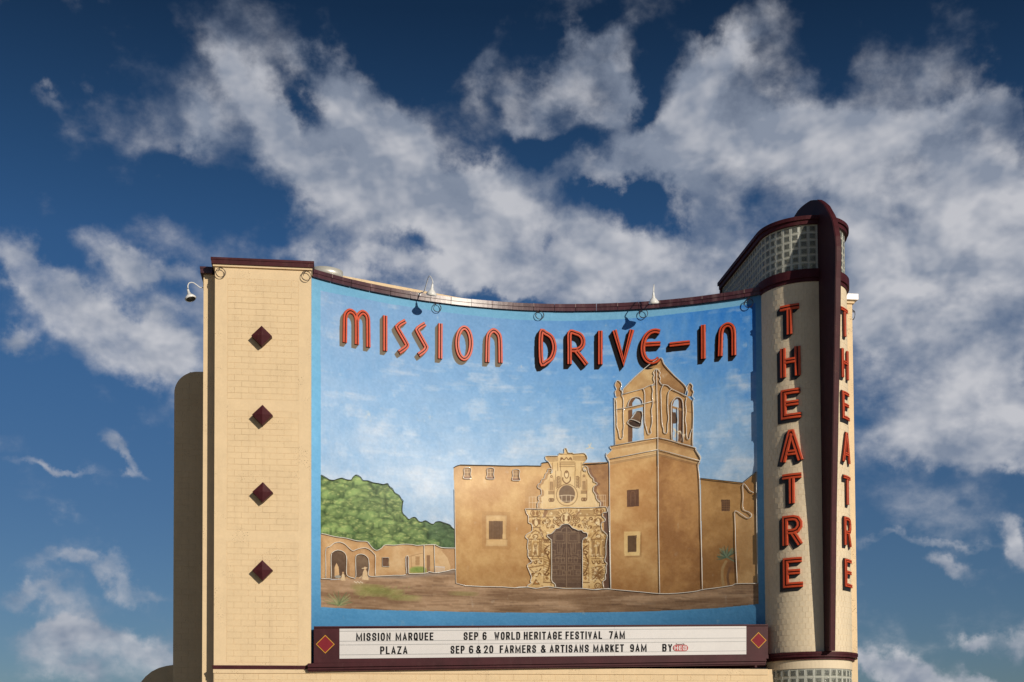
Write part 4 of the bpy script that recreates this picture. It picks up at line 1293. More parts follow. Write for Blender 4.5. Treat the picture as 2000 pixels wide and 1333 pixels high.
# ---- the big channel letters (centre lines), used by their painted drop shade and by the letters themselves
LET_M = [
    ('M', [([(362, 850), (364, 720), (366, 615), (376, 567), (408, 542), (445, 556), (468, 590), (478, 640), (480, 750), (480, 868)], False), ([(480, 640), (492, 590), (530, 555), (565, 570), (586, 610), (590, 700), (592, 895)], False)]),
    ('I', [([(757, 588), (757, 760), (757, 932)], False)]),
    ('S', [([(955, 640), (905, 668), (880, 692), (882, 715), (960, 850), (970, 880), (950, 905), (892, 945)], False)]),
    ('S', [([(1148, 668), (1098, 698), (1074, 720), (1078, 745), (1150, 875), (1158, 900), (1140, 930), (1085, 970)], False)]),
    ('I', [([(1298, 665), (1297, 830), (1296, 1008)], False)]),
    ('O', [(ell(1530, 857, 68, 150, 28), True)]),
    ('N', [([(1757, 1042), (1759, 930), (1762, 820), (1775, 765), (1815, 732), (1855, 755), (1878, 800), (1884, 900), (1886, 1048)], False)]),
]
LET_D = [
    ('D', [([(218, 430), (255, 432), (295, 460), (315, 510), (316, 560), (296, 615), (258, 645), (220, 647)], True)]),
    ('R', [([(432, 662), (432, 545), (434, 428), (480, 430), (515, 447), (533, 480), (530, 520), (505, 548), (470, 556), (446, 556)], False), ([(478, 560), (520, 612), (560, 664)], False)]),
    ('I', [([(663, 412), (663, 540), (663, 664)], False)]),
    ('V', [([(770, 408), (838, 646), (902, 404)], False)]),
    ('E', [([(1110, 418), (1072, 412), (1030, 428), (998, 470), (984, 530), (988, 585), (1008, 625), (1042, 645), (1080, 638), (1104, 618)], False), ([(996, 514), (1114, 508)], False)]),
    ('-', [([(1186, 516), (1335, 500)], False)]),
    ('I', [([(1437, 368), (1438, 495), (1438, 622)], False)]),
    ('N', [([(1565, 602), (1568, 510), (1572, 425), (1588, 384), (1625, 365), (1656, 384), (1666, 430), (1667, 510), (1668, 596)], False)]),
]


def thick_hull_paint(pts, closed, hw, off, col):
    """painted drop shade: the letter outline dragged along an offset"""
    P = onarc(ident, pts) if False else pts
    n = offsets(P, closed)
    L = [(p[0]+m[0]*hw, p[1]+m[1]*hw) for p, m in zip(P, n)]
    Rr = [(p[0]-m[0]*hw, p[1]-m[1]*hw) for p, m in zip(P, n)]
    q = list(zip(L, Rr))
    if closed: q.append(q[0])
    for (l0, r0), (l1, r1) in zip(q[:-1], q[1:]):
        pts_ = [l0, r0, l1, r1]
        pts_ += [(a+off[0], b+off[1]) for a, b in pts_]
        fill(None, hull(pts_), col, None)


def hull(pts):
    pts = sorted(set((round(a, 5), round(b, 5)) for a, b in pts))
    def half(ps):
        h = []
        for p in ps:
            while len(h) > 1 and (h[-1][0]-h[-2][0])*(p[1]-h[-2][1])-(h[-1][1]-h[-2][1])*(p[0]-h[-2][0]) <= 0: h.pop()
            h.append(p)
        return h
    a, b = half(pts), half(pts[::-1])
    return a[:-1]+b[:-1]


def letter_lines(c, strokes):
    out = []
    for pts, closed in strokes:
        p = onarc(c, pts)
        if len(p) > 4: p = smooth_pts(p, 4, closed)
        out.append((p, closed))
    return out


run_paint()
gr_ = CV.mean(axis=2, keepdims=True)
warm_ = blur(np.clip((CV[..., 0]-CV[..., 2])*6+.5, 0, 1), 2)[..., None]
CV[:] = np.clip(gr_+(CV-gr_)*(1.06-.08*warm_), 0, 1)**(0.92-.17*warm_)
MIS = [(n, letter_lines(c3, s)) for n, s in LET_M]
DRV = [(n, letter_lines(c4, s)) for n, s in LET_D]
HW = 0.062
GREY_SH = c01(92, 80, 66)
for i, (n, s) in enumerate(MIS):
    for p, cl in s: thick_hull_paint(p, cl, HW, (-0.088, -0.118), c01(122, 112, 98))  # paler than the DRIVE shade: sun sheen put into the colour
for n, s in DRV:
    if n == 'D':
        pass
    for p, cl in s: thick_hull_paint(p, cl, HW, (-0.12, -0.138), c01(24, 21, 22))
# the belfry roof is painted over the black of the letter it touches
ov = [(785, 62), (815, 80), (850, 140), (740, 205), (640, 160)]
fill(cC, [(786, 64), (800, 90), (830, 130), (800, 175), (640, 178), (700, 150), (775, 130)], c01(190, 148, 94), c01(150, 108, 66), 1, 3, alpha=.9)
CV = np.clip(CV, 0, 1)

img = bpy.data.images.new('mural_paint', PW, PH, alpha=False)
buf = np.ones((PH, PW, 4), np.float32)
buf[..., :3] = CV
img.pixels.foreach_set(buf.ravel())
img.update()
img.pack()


def mural_mat():
    m = bpy.data.materials.new('mural_paint')
    m.use_nodes = True
    t = m.node_tree
    b = t.nodes['Principled BSDF']
    b.inputs['Roughness'].default_value = 0.5
    b.inputs['Specular IOR Level'].default_value = 0.45
    uv = t.nodes.new('ShaderNodeUVMap')
    im = t.nodes.new('ShaderNodeTexImage')
    im.image = img
    im.interpolation = 'Cubic'
    im.extension = 'EXTEND'
    t.links.new(uv.outputs[0], im.inputs['Vector'])
    hs = t.nodes.new('ShaderNodeHueSaturation')
    hs.inputs['Saturation'].default_value = 1.0
    hs.inputs['Value'].default_value = 1.0
    t.links.new(im.outputs['Color'], hs.inputs['Color'])
    t.links.new(hs.outputs[0], b.inputs['Base Color'])
    geo = t.nodes.new('ShaderNodeNewGeometry')
    nb = t.nodes.new('ShaderNodeTexNoise')
    nb.inputs['Scale'].default_value = 7
    nb.inputs['Detail'].default_value = 8
    nb.inputs['Roughness'].default_value = 0.65
    t.links.new(geo.outputs['Position'], nb.inputs['Vector'])
    bp = t.nodes.new('ShaderNodeBump')
    bp.inputs['Distance'].default_value = 0.006
    t.links.new(nb.outputs['Fac'], bp.inputs['Height'])
    t.links.new(bp.outputs[0], b.inputs['Normal'])
    return m


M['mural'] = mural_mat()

# ------------------------------------------------------------------ building
B = thing('theatre_building', 'cream brick theatre building with a curved mural wall and a round tower with maroon fin', 'building', (6.0, 1.0, 0))

# concave screen wall (front painted, solid behind)
NS = 160
mb = MB()
TA, TB = -0.626, 0.648
ts = [TA+(TB-TA)*i/NS for i in range(NS+1)]
zs = [4.0, 14.20]
vs = []
for t in ts:
    for z in zs:
        vs.append((AX+AR*math.sin(t), AY+AR*math.cos(t), z))
    for z in zs:
        vs.append((AX+(AR+.35)*math.sin(t), AY+(AR+.35)*math.cos(t), z))
fs = []
for i in range(NS):
    a, b = i*4, (i+1)*4
    fs += [(a, b, b+1, a+1)]
nf = len(fs)
for i in range(NS):
    a, b = i*4, (i+1)*4
    fs += [(a+2, a+3, b+3, b+2), (a+1, b+1, b+3, a+3), (a, a+2, b+2, b)]
mb.add(vs, fs)
mb.mi = [0]*nf+[1]*(len(fs)-nf)
me = bpy.data.meshes.new('screen_wall')
me.from_pydata(mb.v, [], mb.f)
me.materials.append(M['mural']); me.materials.append(M['cream'])
me.polygons.foreach_set('material_index', mb.mi)
uvl = me.uv_layers.new(name='UVMap')
for poly in me.polygons:
    for li in poly.loop_indices:
        v = me.vertices[me.loops[li].vertex_index].co
        a = math.atan2(v.x-AX, v.y-AY)*AR
        uvl.data[li].uv = ((a-A0)/(A1-A0), (v.z-Z0)/(Z1-Z0))
me.polygons.foreach_set('use_smooth', [True]*nf+[False]*(len(fs)-nf))
bm = bmesh.new(); bm.from_mesh(me)
me.update(); bm.free()
scr = bpy.data.objects.new('screen_wall', me)
COL.objects.link(scr)
setpar(scr, B)
scr['label'] = 'concave wall painted with a stone mission church under blue sky'

# coping over the screen, in sheet metal sections
ZC = 14.20
nsec = 22
prev_edges = np.linspace(TA, TB, nsec+1)
for i in range(nsec):
    t0, t1 = prev_edges[i]+0.0006, prev_edges[i+1]-0.0006
    j = random.uniform(-.004, .004); dz = random.uniform(-.003, .003)
    prof = [(AR-.075+j, ZC-.015+dz), (AR-.075+j, ZC+.075+dz), (AR-.095+j, ZC+.080+dz), (AR-.095+j, ZC+.175+dz), (AR+.42, ZC+.235+dz), (AR+.42, ZC+.03), (AR+.36, ZC+.004), (AR-.0, ZC+.004), (AR-.02, ZC-.015+dz)]
    mb = MB(); K = len(prof); n = 4
    for q in range(n+1):
        t = t0+(t1-t0)*q/n
        mb.v.extend([(AX+r*math.sin(t), AY+r*math.cos(t), z) for r, z in prof])
    for q in range(n):
        for k in range(K):
            mb.f.append((q*K+k, q*K+(k+1) % K, (q+1)*K+(k+1) % K, (q+1)*K+k)); mb.mi.append(0)
    mb.f.append(tuple(range(K))); mb.f.append(tuple(n*K+k for k in reversed(range(K)))); mb.mi += [0, 0]
    mb.build('coping_section', M['coping'], B)
for i in range(1, nsec, 2):
    t = prev_edges[i]
    q = [(AR-.101, ZC+.08), (AR-.101, ZC+.178), (AR+.2, ZC+.217), (AR+.2, ZC+.2), (AR-.09, ZC+.16), (AR-.09, ZC+.08)]
    mb = MB()
    mb.add([(AX+r*math.sin(t+s_*.0009), AY+r*math.cos(t+s_*.0009), z) for s_ in (-1, 1) for r, z in q],
           [tuple(range(6)), tuple(6+k for k in reversed(range(6)))]+[(k, (k+1) % 6, 6+(k+1) % 6, 6+k) for k in range(6)])
    mb.build('coping_seam', M['seam'], B)


def brick_field(x0, x1, z0, z1, y, rows, per, bricks, stuff, jr=0.0):
    h = (z1-z0)/rows; L = (x1-x0)/per; J = 0.002
    for r in range(rows):
        xs_ = [x0+i*L for i in range(per+1)] if r % 2 == 0 else [x0]+[x0+L*(i+.5) for i in range(per)]+[x1]
        for a, b in zip(xs_[:-1], xs_[1:]):
            full = abs((b-a)-L) < .01
            (bricks if full else stuff).append((a+J/2, b-J/2, z0+r*h+J/2, z0+(r+1)*h-J/2, y))


def brick_shape(mb, a, b, z0, z1, y, d=0.007, bev=0.0022, j=0.0):
    yf = y-d-j
    t = random.uniform(-.0012, .0012)
    vs = [(a, y, z0), (b, y, z0), (b, y, z1), (a, y, z1), (a+.001, yf+bev, z0+.001), (b-.001, yf+bev, z0+.001), (b-.001, yf+bev, z1-.001), (a+.001, yf+bev, z1-.001),
          (a+bev, yf+t, z0+bev), (b-bev, yf-t, z0+bev), (b-bev, yf-t, z1-bev), (a+bev, yf+t, z1-bev)]
    fs = [(0, 1, 5, 4), (1, 2, 6, 5), (2, 3, 7, 6), (3, 0, 4, 7), (4, 5, 9, 8), (5, 6, 10, 9), (6, 7, 11, 10), (7, 4, 8, 11), (8, 9, 10, 11)]
    mb.add(vs, fs)


# left pillar: concrete frame with brick infill in three panels
PX0, PX1, PY = -2.42, -0.01, -0.42
BY = PY+0.005                      # brick bed plane; brick faces stand 2-3 mm proud of the frame
panels = [(4.15, 7.20), (7.49, 10.54), (10.83, 13.92)]
IX0, IX1 = PX0+.31, PX1-.32
mb = MB()
mb.box(PX0, PX1, BY, 1.2, 4.04, ZC)
frame = [(PX0, IX0, 4.04, ZC), (IX1, PX1, 4.04, ZC)]
zz_ = [4.04]+[v for p in panels for v in p]+[ZC]
for k in range(0, len(zz_), 2): frame.append((IX0, IX1, zz_[k], zz_[k+1]))
for a, b, c, d in frame: mb.box(a, b, PY, BY+.002, c, d)
pil = mb.build('pillar', M['cream_flat'], B)
bl, stf = [], []
for z0, z1 in panels: brick_field(IX0+.006, IX1-.006, z0+.006, z1-.006, BY, 20, 5, bl, stf)
# shared brick mesh, centred
br = MB(); L0 = bl[0][1]-bl[0][0]; H0 = bl[0][3]-bl[0][2]
protos = []
for k in range(6):
    br = MB(); brick_shape(br, -L0/2, L0/2, -H0/2, H0/2, 0)
    me_ = bpy.data.meshes.new('brick'); me_.from_pydata(br.v, [], br.f); me_.materials.append(M['cream'])
    b2 = bmesh.new(); b2.from_mesh(me_); bmesh.ops.recalc_face_normals(b2, faces=b2.faces); b2.to_mesh(me_); b2.free()
    protos.append(me_)
pw = world_loc(pil)
for (a, b, c, d, y) in bl:
    o = bpy.data.objects.new('brick', random.choice(protos))
    COL.objects.link(o); o.parent = pil
    sunk = random.random()
    jj = random.uniform(-.0015, .0015) if sunk < .8 else random.uniform(-.003, .002)
    o.location = Vector(((a+b)/2, y+jj, (c+d)/2))-pw
mb = MB()
for (a, b, c, d, y) in stf: brick_shape(mb, a, b, c, d, y, j=random.uniform(-.0015, .0015))
tag(mb.build('half_bricks', M['cream'], pil), kind='stuff')

# pillar cap
mb = MB(); mb.box(PX0-.05, PX1+.03, PY-.055, 1.25, ZC, ZC+.05)
mb.build('soffit_board', M['cream_flat'], B)
mb = MB(); mb.box(PX0-.085, PX1+.06, PY-.095, 1.3, ZC+.05, ZC+.205); mb.box(PX0-.10, PX1+.075, PY-.11, 1.32, ZC+.155, ZC+.212)
mb.build('pillar_cap', M['maroon'], B)
# set-back corner strip and its cap
mb = MB(); mb.box(-2.745, PX0+.02, .0, 2.3, 0, 14.145)
mb.build('corner_strip', M['cream_flat'], B)
mb = MB(); mb.box(-2.82, PX0-.10, -.095, 2.4, 14.15, 14.31); mb.box(-2.83, PX0-.11, -.105, 2.41, 14.26, 14.315)
mb.build('corner_strip_cap', M['coping'], B)

# side wing behind, rounded shoulder and flared foot, all brick
WY = 2.3
wx = on_y(339.3, 1000, 2.3)[0]
prof = [(-2.6, 0), (-6.4, 0), (-6.4, 2.2)]
for k in range(13):
    t = k/12*PI/2
    pass
prof = [(-2.6, 0), (wx, 0)]
for k in range(13):
    t = k/12*PI/2
    prof.append((wx+.62*(1-math.cos(t)), 11.69+.60*math.sin(t)))
prof.append((-2.6, 12.30))
mb = MB(); prism_y(mb, prof, WY, WY+1.2)
wing = mb.build('side_wing', M['cream_flat'], B)
mb = MB()


def wing_left(z):
    if z < 11.72: return wx
    s = min(1, (z-11.72)/.6); return wx+.62*(1-math.sqrt(max(0, 1-s*s)))


r = 0
z = 3.0
while z < 12.15:
    x = -2.62-(.18 if r % 2 else 0)
    while x > wing_left(z+.14)+.1:
        x2 = max(x-.36, wing_left(z+.14)+.03)
        if True:
            brick_shape(mb, x2+.002, x-.002, z+.002, z+.150, WY+.001, d=.006, j=random.uniform(-.002, .002))
        x = x2
    z += .152; r += 1
tag(mb.build('brickwork', M['cream'], wing), kind='stuff')
# low flared buttress further back
FYB = 5.6
fl = [on_y(x_, y_, FYB) for x_, y_ in ((275, 1333), (284, 1322), (296, 1312), (310, 1305), (325, 1301), (345, 1298))]
mb = MB(); prism_y(mb, [(-2.45, 0), (fl[0][0]-.5, 0), (fl[0][0]-.25, fl[0][2]-.7)]+[(p[0], p[2]) for p in fl]+[(-2.45, fl[-1][2]+.05)], FYB, FYB+.5)
mb.build('flared_buttress', M['cream_flat'], B)

# base wall below the sign
BYB = PY+0.007
mb = MB(); mb.box(PX0, 12.1, BYB, 3.0, 0, 4.03)
base = mb.build('base_wall', M['cream_flat'], B)
mb = MB(); r = 0
z = 3.87
while z > 2.0:
    x = PX0+.02-(.18 if r % 2 else 0)
    while x < 11.9:
        a = max(x, PX0+.02)
        brick_shape(mb, a+.002, min(x+.36, 11.95)-.002, z-.150, z-.002, BYB+.001, d=.007, j=random.uniform(-.002, .003))
        x += .36
    z -= .152; r += 1
tag(mb.build('brickwork', M['cream'], base), kind='stuff')
mb = MB(); mb.box(PX0-.012, 11.93, PY-.02, BYB+.002, 3.88, 4.035)
mb.build('plain_course', M['cream_flat'], base)
# maroon trim under pillar
mb = MB(); mb.box(PX0-.03, .02, PY-.06, PY+.1, 4.035, 4.075); mb.box(PX0-.02, .02, PY-.045, PY+.1, 3.985, 4.034)
mb.build('trim_band', M['maroon'], B)
# deck between the chord and the concave wall
mb = MB()
deck = [(AX+(AR+.2)*math.sin(t), AY+(AR+.2)*math.cos(t)) for t in ts[::8]]
prism_z(mb, [(12.1, -.12), (0, -.12)]+deck, 4.10, 4.16)
mb.build('ledge_deck', M['frame'], B)
# body of the building behind
mb = MB(); mb.box(-2.40, 12.1, 3.05, 6.5, 0, 13.9); mb.box(-2.42, -.02, 1.2, 3.05, 0, 13.9); mb.box(0, 12.1, 2.4, 3.05, 0, 13.5)
mb.build('rear_body', M['cream_flat'], B)
mb = MB()
mb.add([(-0.1, .55, 13.95), (.0, .55, 13.95)], [])
pa_ = on_y(670, 541, 2.35); pb_ = on_y(925, 585, 3.9)
def wallseg(p, q, z0, z1, th):
    d = Vector((q[0]-p[0], q[1]-p[1])).normalized(); n = Vector((-d.y, d.x))*th
    prism_z(mb, [(p[0], p[1]), (q[0], q[1]), (q[0]+n.x, q[1]+n.y), (p[0]+n.x, p[1]+n.y)], z0, z1)
mb = MB()
ex = pa_+(pa_-pb_)*.45; ez = pb_+(pb_-pa_)*.7
wallseg(ex, ez, 13.2, (pa_[2]+pb_[2])/2, .3)
mb.build('rear_parapet', M['cream_flat'], B)
PARAPET_Z = (pa_[2], pb_[2])

# right-hand block behind the tower
mb = MB(); mb.box(12.6, 14.74, .38, 3.5, 0, 14.20)
mb.build('right_block', M['cream_flat'], B)
mb = MB(); mb.box(12.6, 14.79, .33, 3.55, 14.202, 14.28)
mb.build('soffit_board', M['cream_flat'], B)
mb = MB(); mb.box(12.6, 14.87, .25, 3.6, 14.282, 14.44)
mb.build('block_cap', M['metal_cap'], B)

# ------------------------------------------------------------------ round tower


def u_path(r, back, n=40):
    P = [(nose(-PI/2, r)[0], back)]
    for i in range(n+1):
        P.append(nose(-PI/2+PI*i/n, r))
    P.append((nose(PI/2, r)[0], back))
    return P


def u_band(mb, r0, r1, z0, z1, back, n=40, mi=0):
    """band following the U plan between radii r0<r1"""
    A_ = u_path(r1, back, n); Bp = u_path(r0, back-.001, n)
    K = len(A_)
    o = len(mb.v)
    for z in (z0, z1):
        mb.v.extend([(x, y, z) for x, y in A_]); mb.v.extend([(x, y, z) for x, y in Bp])
    ao, bo, at, bt = o, o+K, o+2*K, o+3*K
    for i in range(K-1):
        mb.f += [(ao+i, ao+i+1, at+i+1, at+i), (bo+i, bt+i, bt+i+1, bo+i+1), (at+i, at+i+1, bt+i+1, bt+i), (ao+i, bo+i, bo+i+1, ao+i+1)]
        mb.mi += [mi]*4
    mb.f += [(ao, at, bt, bo), (ao+K-1, bo+K-1, bt+K-1, at+K-1)]; mb.mi += [mi]*2


mb = MB()
BACK = 3.78
prism_z(mb, u_path(TR-.001, BACK), 4.0, 14.20)
tower = mb.build('tower', M['tower'], B)
mb = MB()
FA = -PI/2*TR
half_arc = PI/2*TR
rows = 66; zt0, zt1 = 4.45, 14.12
h = (zt1-zt0)/rows
brk = .128
nper = int(round(2*half_arc/brk)); brk = 2*half_arc/nper
# side extension on the right and left
for r in range(rows):
    z0 = zt0+r*h; s = (r % 2)*.5*brk
    x = -half_arc-1.2+s
    while x < half_arc+1.6:
        a, b = x+.0018, x+brk-.0018
        if abs((a+b)/2) > .10:
            j = random.uniform(-.0012, .0016)
            d = .012+j; bev = .0028
            q = []
            for (aa, zz, w) in ((a, z0+.0018, -.004), (b, z0+.0018, -.004), (b, z0+h-.0018, -.004), (a, z0+h-.0018, -.004),
                                (a+bev, z0+.0018+bev, d-.008), (b-bev, z0+.0018+bev, d-.008), (b-bev, z0+h-.0018-bev, d-.008), (a+bev, z0+h-.0018-bev, d-.008)):
                q.append(tow_pt(aa, zz, w))
            mb.add(q, [(0, 1, 5, 4), (1, 2, 6, 5), (2, 3, 7, 6), (3, 0, 4, 7), (4, 5, 6, 7)])
        x += brk
tag(mb.build('brickwork', M['tower'], tower), kind='stuff')
# ring ledge at the foot
mb = MB()
u_band(mb, TR-.02, TR+.135, 4.30, 4.365, 1.6); u_band(mb, TR-.02, TR+.155, 4.366, 4.43, 1.6)
u_band(mb, TR-.02, TR+.06, 4.235, 4.299, 1.6)
mb.build('ring_ledge', M['maroon'], B)
# lower part with glass band
mb = MB()
u_band(mb, TR-.2, TR+.0, 4.00, 4.234, 4.9); u_band(mb, TR-.2, TR, 0, 2.3, 4.9)
prism_z(mb, u_path(TR-.45, 4.9), 0.0, 4.0, 1)
mb.build('tower_foot', [M['tower'], M['dark']], B)


def glass_wall(r, z0, z1, rows, back, name, spacing=.195, skip=None, inner=True):
    """curved wall of glass blocks: mortar grid part with each block a sub-part"""
    global GL_N
    arc = PI/2*r
    side = back-TY
    half = arc+side
    n = int(round(2*half/spacing)); sp = 2*half/n
    h = (z1-z0)/rows

    def pt(a, z, w):
        t = a/r
        if abs(t) <= PI/2:
            x, y = nose(t, r+w)
            return (x, y, z)
        exx = (abs(t)-PI/2)*r
        return (nose(PI/2 if t > 0 else -PI/2, r+w)[0], TY+exx, z)
    J = .017
    grid = MB()
    for i in range(n+1):                     # upright joints
        a = -half+i*sp
        q = [pt(a+dx, z, w) for z in (z0, z1) for dx, w in ((-J/2, 0), (J/2, 0), (J/2, -.09), (-J/2, -.09))]
        grid.add(q, [(0, 1, 5, 4), (1, 2, 6, 5), (2, 3, 7, 6), (3, 0, 4, 7)])
    for k in range(rows+1):
        z = z0+k*h
        P_ = [-half+sp*j/2 for j in range(2*n+1)]
        o = len(grid.v)
        for a in P_:
            grid.v.extend([pt(a, z-J/2, -.001), pt(a, z+J/2, -.001), pt(a, z+J/2, -.088), pt(a, z-J/2, -.088)])
        for i in range(len(P_)-1):
            for q in range(4):
                grid.f.append((o+i*4+q, o+i*4+(q+1) % 4, o+(i+1)*4+(q+1) % 4, o+(i+1)*4+q)); grid.mi.append(0)
    go = grid.build(name, M['mortar'], B)
    blocks = []
    for i in range(n):
        a = -half+i*sp+J/2; b = a+sp-J
        for k in range(rows):
            c = z0+k*h+J/2; d = c+h-J
            m_ = .5*(a+b)
            mb = MB()
            e = .030
            vs = [pt(x, z, w) for w, g_ in ((-.012, 0), (.004, e), (-.07, 0), (-.085, e)) for x, z in ((a+g_, c+g_), (b-g_, c+g_), (b-g_, d-g_), (a+g_, d-g_))]
            vs.append(pt(m_, (c+d)/2, .010))
            mb.add(vs, [(0, 1, 5, 4), (1, 2, 6, 5), (2, 3, 7, 6), (3, 0, 4, 7), (4, 5, 16), (5, 6, 16), (6, 7, 16), (7, 4, 16),
                        (8, 11, 15, 12), (9, 8, 12, 13), (10, 9, 13, 14), (11, 10, 14, 15), (12, 13, 14, 15),
                        (0, 3, 11, 8), (1, 0, 8, 9), (2, 1, 9, 10), (3, 2, 10, 11)])
            mb.mi = [1]*4+[0]*13
            # seen from the front and left side first
            blocks.append((mb, m_, (a, b, c, d)))
    return go, blocks


# upper maroon band, lantern, roof band
mb = MB()
u_band(mb, TR-.2, TR+.03, 14.17, 14.26, BACK); u_band(mb, TR-.2, TR+.075, 14.261, 14.49, BACK)
mb.build('upper_band', M['maroon'], B)
mb = MB(); prism_z(mb, u_path(TR-.19, BACK-.02), 14.30, 14.46)
mb.build('lantern_floor', M['mortar'], B)
LZ0, LZ1 = 14.495, 15.69
lan, blocks = glass_wall(TR-.035, LZ0, LZ1, 6, BACK-.1, 'lantern')
arcL = PI/2*(TR-.035)
# count the block columns that face the street: left flank and the nose
front = [b for b in blocks if b[1] < arcL+.35]
backs = [b for b in blocks if b[1] >= arcL+.35]
front.sort(key=lambda b: b[1], reverse=True)
front, more = front[:270], front[270:]
for mb_, m_, q in front: mb_.build('glass_block', [M['glass'], M['glass_edge']], lan)
j = MB()
for mb_, m_, q in backs+more: j.add(mb_.v, mb_.f)
tag(j.build('glass_block_rear', M['glass'], lan), kind='stuff')
mb = MB()
u_band(mb, TR-.2, TR+.04, 15.695, 15.80, BACK); u_band(mb, TR-.2, TR+.085, 15.801, 15.90, BACK)
prism_z(mb, u_path(TR-.19, BACK-.02), 15.75, 15.88, 1)
mb.build('lantern_roof', [M['maroon'], M['roof']], B)
mb = MB(); mb.box(TX-RXL+.02, TX+RXR-.02, BACK-.1, BACK+.05, 14.2, 15.75); mb.box(TX-RXL-.02, TX-RXL+.1, BACK-.1, BACK, 14.0, 15.70)
mb.build('lantern_back', M['maroon'], B)
low, blocks = glass_wall(TR-.02, 2.3, 3.995, 8, .9, 'lower_glass_band')
arcL = PI/2*(TR-.02)
vis = [b for b in blocks if b[2][2] > 3.3]; rest_ = [b for b in blocks if b[2][2] <= 3.3]
for mb_, m_, q in vis[:]:
    if -arcL < m_ < arcL: mb_.build('glass_block', [M['glass'], M['glass_edge']], low)
j = MB()
for mb_, m_, q in rest_+[b for b in vis if not (-arcL < b[1] < arcL)]: j.add(mb_.v, mb_.f)
tag(j.build('glass_block_lower_rows', M['glass'], low), kind='stuff')

# fin: a tapering blade on the nose of the tower, rising over the lantern
FX0, FX1 = TX-.078, TX+.078
edge_px = [(1548, 429), (1553, 420), (1558, 412), (1564, 405.5), (1570.6, 400), (1577, 395.5), (1583, 392), (1589, 391), (1595, 391), (1602, 395), (1610, 402), (1620, 419.5), (1624.5, 430), (1627.5, 444), (1630.5, 462), (1632, 481), (1632, 510), (1631, 543), (1630.6, 600), (1629, 680), (1627.5, 760), (1626, 840), (1623, 1000), (1621.5, 1130), (1620, 1272)]
outl = [tuple(on_x(px, py, FX0)[1:]) for px, py in edge_px]
fy = [p[0] for p in outl]; fz = [p[1] for p in outl]
# regularise the dome: keep the surveyed points, close along the tower face and over the roof
poly = [(outl[0][0]+.12, 15.87)]+outl+[(outl[-1][0], 4.435), (TY-TR-.095, 4.435), (TY-TR-.095, 15.87)]
mb = MB()
prism_x(mb, poly, FX0, FX1)
fin = mb.build('fin', M['fin'], B, bevel=.012)
# slim reveal line along the front face of the blade
mb = MB()
fr = outl[8:]
sect = []
for (y, z) in fr:
    sect.append((y, z))
o = 0
for i, (y, z) in enumerate(sect):
    a = sect[max(0, i-1)]; b = sect[min(len(sect)-1, i+1)]
    t = Vector((b[0]-a[0], b[1]-a[1])).normalized(); n = Vector((t.y, -t.x))
    if n.x > 0 and n.y < 0: n = -n
    for xx, k in ((FX0+.012, .001), (FX0+.02, .012), (FX1-.02, .012), (FX1-.012, .001)):
        mb.v.append((xx, y-abs(n.x)*k, z+max(0, n.y)*k))
for i in range(len(sect)-1):
    for k in range(3):
        mb.f.append((i*4+k, i*4+k+1, (i+1)*4+k+1, (i+1)*4+k)); mb.mi.append(0)
mb.build('front_strip', M['maroon'], fin)

# ------------------------------------------------------------------ marquee board
SY = -0.50
MQ = thing('marquee_sign', 'long maroon framed marquee board with white panel and black letters below the mural', 'sign', (6.0, SY, 4.1))


def sgn(px, py, y=SY): 
    p = on_y(px, py, y); return (p[0], p[2])


def quad_y(mb, pts, y0, y1, mi=0): prism_y(mb, pts, y0, y1, mi)


tl, tr, br_, bl_ = sgn(613, 1224), sgn(1500, 1220), sgn(1500, 1284), sgn(613, 1292)
mb = MB()
quad_y(mb, [tl, tr, br_, bl_], SY, -.05)
mb.build('cabinet', M['frame'], MQ)
pA, pB, pC, pD = sgn(663, 1228.5), sgn(1457.5, 1223.5), sgn(1457.5, 1278.5), sgn(663, 1287)


def lerp2(p, q, t): return (p[0]+(q[0]-p[0])*t, p[1]+(q[1]-p[1])*t)


def onpanel(u, v):           # u along, v from top 0 to bottom 1
    return lerp2(lerp2(pA, pB, u), lerp2(pD, pC, u), v)


npan = 3
for k in range(npan):
    u0, u1 = k/npan+.00015, (k+1)/npan-.00015
    mb = MB(); quad_y(mb, [onpanel(u0, 0), onpanel(u1, 0), onpanel(u1, 1), onpanel(u0, 1)], SY-.012, SY+.002)
    mb.build('panel', M['panel'], MQ)
for v in (.085, .42, .545, .875):
    mb = MB(); q = .012
    quad_y(mb, [onpanel(0.001, v-q), onpanel(.999, v-q), onpanel(.999, v+q*.6), onpanel(.001, v+q*.6)], SY-.018, SY-.0125)
    mb.build('letter_rail', M['rail'], MQ)
# frame bars, proud of the panel
mb = MB()
quad_y(mb, [lerp2(tl, tl, 0), tr, (tr[0], tr[1]-.035), (tl[0], tl[1]-.035)], SY-.04, SY-.0)
mb.build('top_bar', M['frame'], MQ)
mb = MB()
q0, q1 = sgn(613, 1288), sgn(1500, 1279.5)
quad_y(mb, [q0, q1, (q1[0], q1[1]-.10), (q0[0], q0[1]-.10)], SY-.04, SY-.0)
mb.build('bottom_bar', M['frame'], MQ)
# sill moulding, three steps, wider than the board
mb = MB()
m0, m1 = sgn(601, 1296, -.62), sgn(1497, 1284, -.62)
for dz0, dz1, yy in ((0, -.075, -.60), (-.076, -.10, -.63), (-.101, -.165, -.58), (-.166, -.20, -.54)):
    quad_y(mb, [(m0[0], m0[1]+dz0), (m1[0], m1[1]+dz0), (m1[0], m1[1]+dz1), (m0[0], m0[1]+dz1)], yy, PY-.002)
mb.build('sill_moulding', M['frame'], MQ)
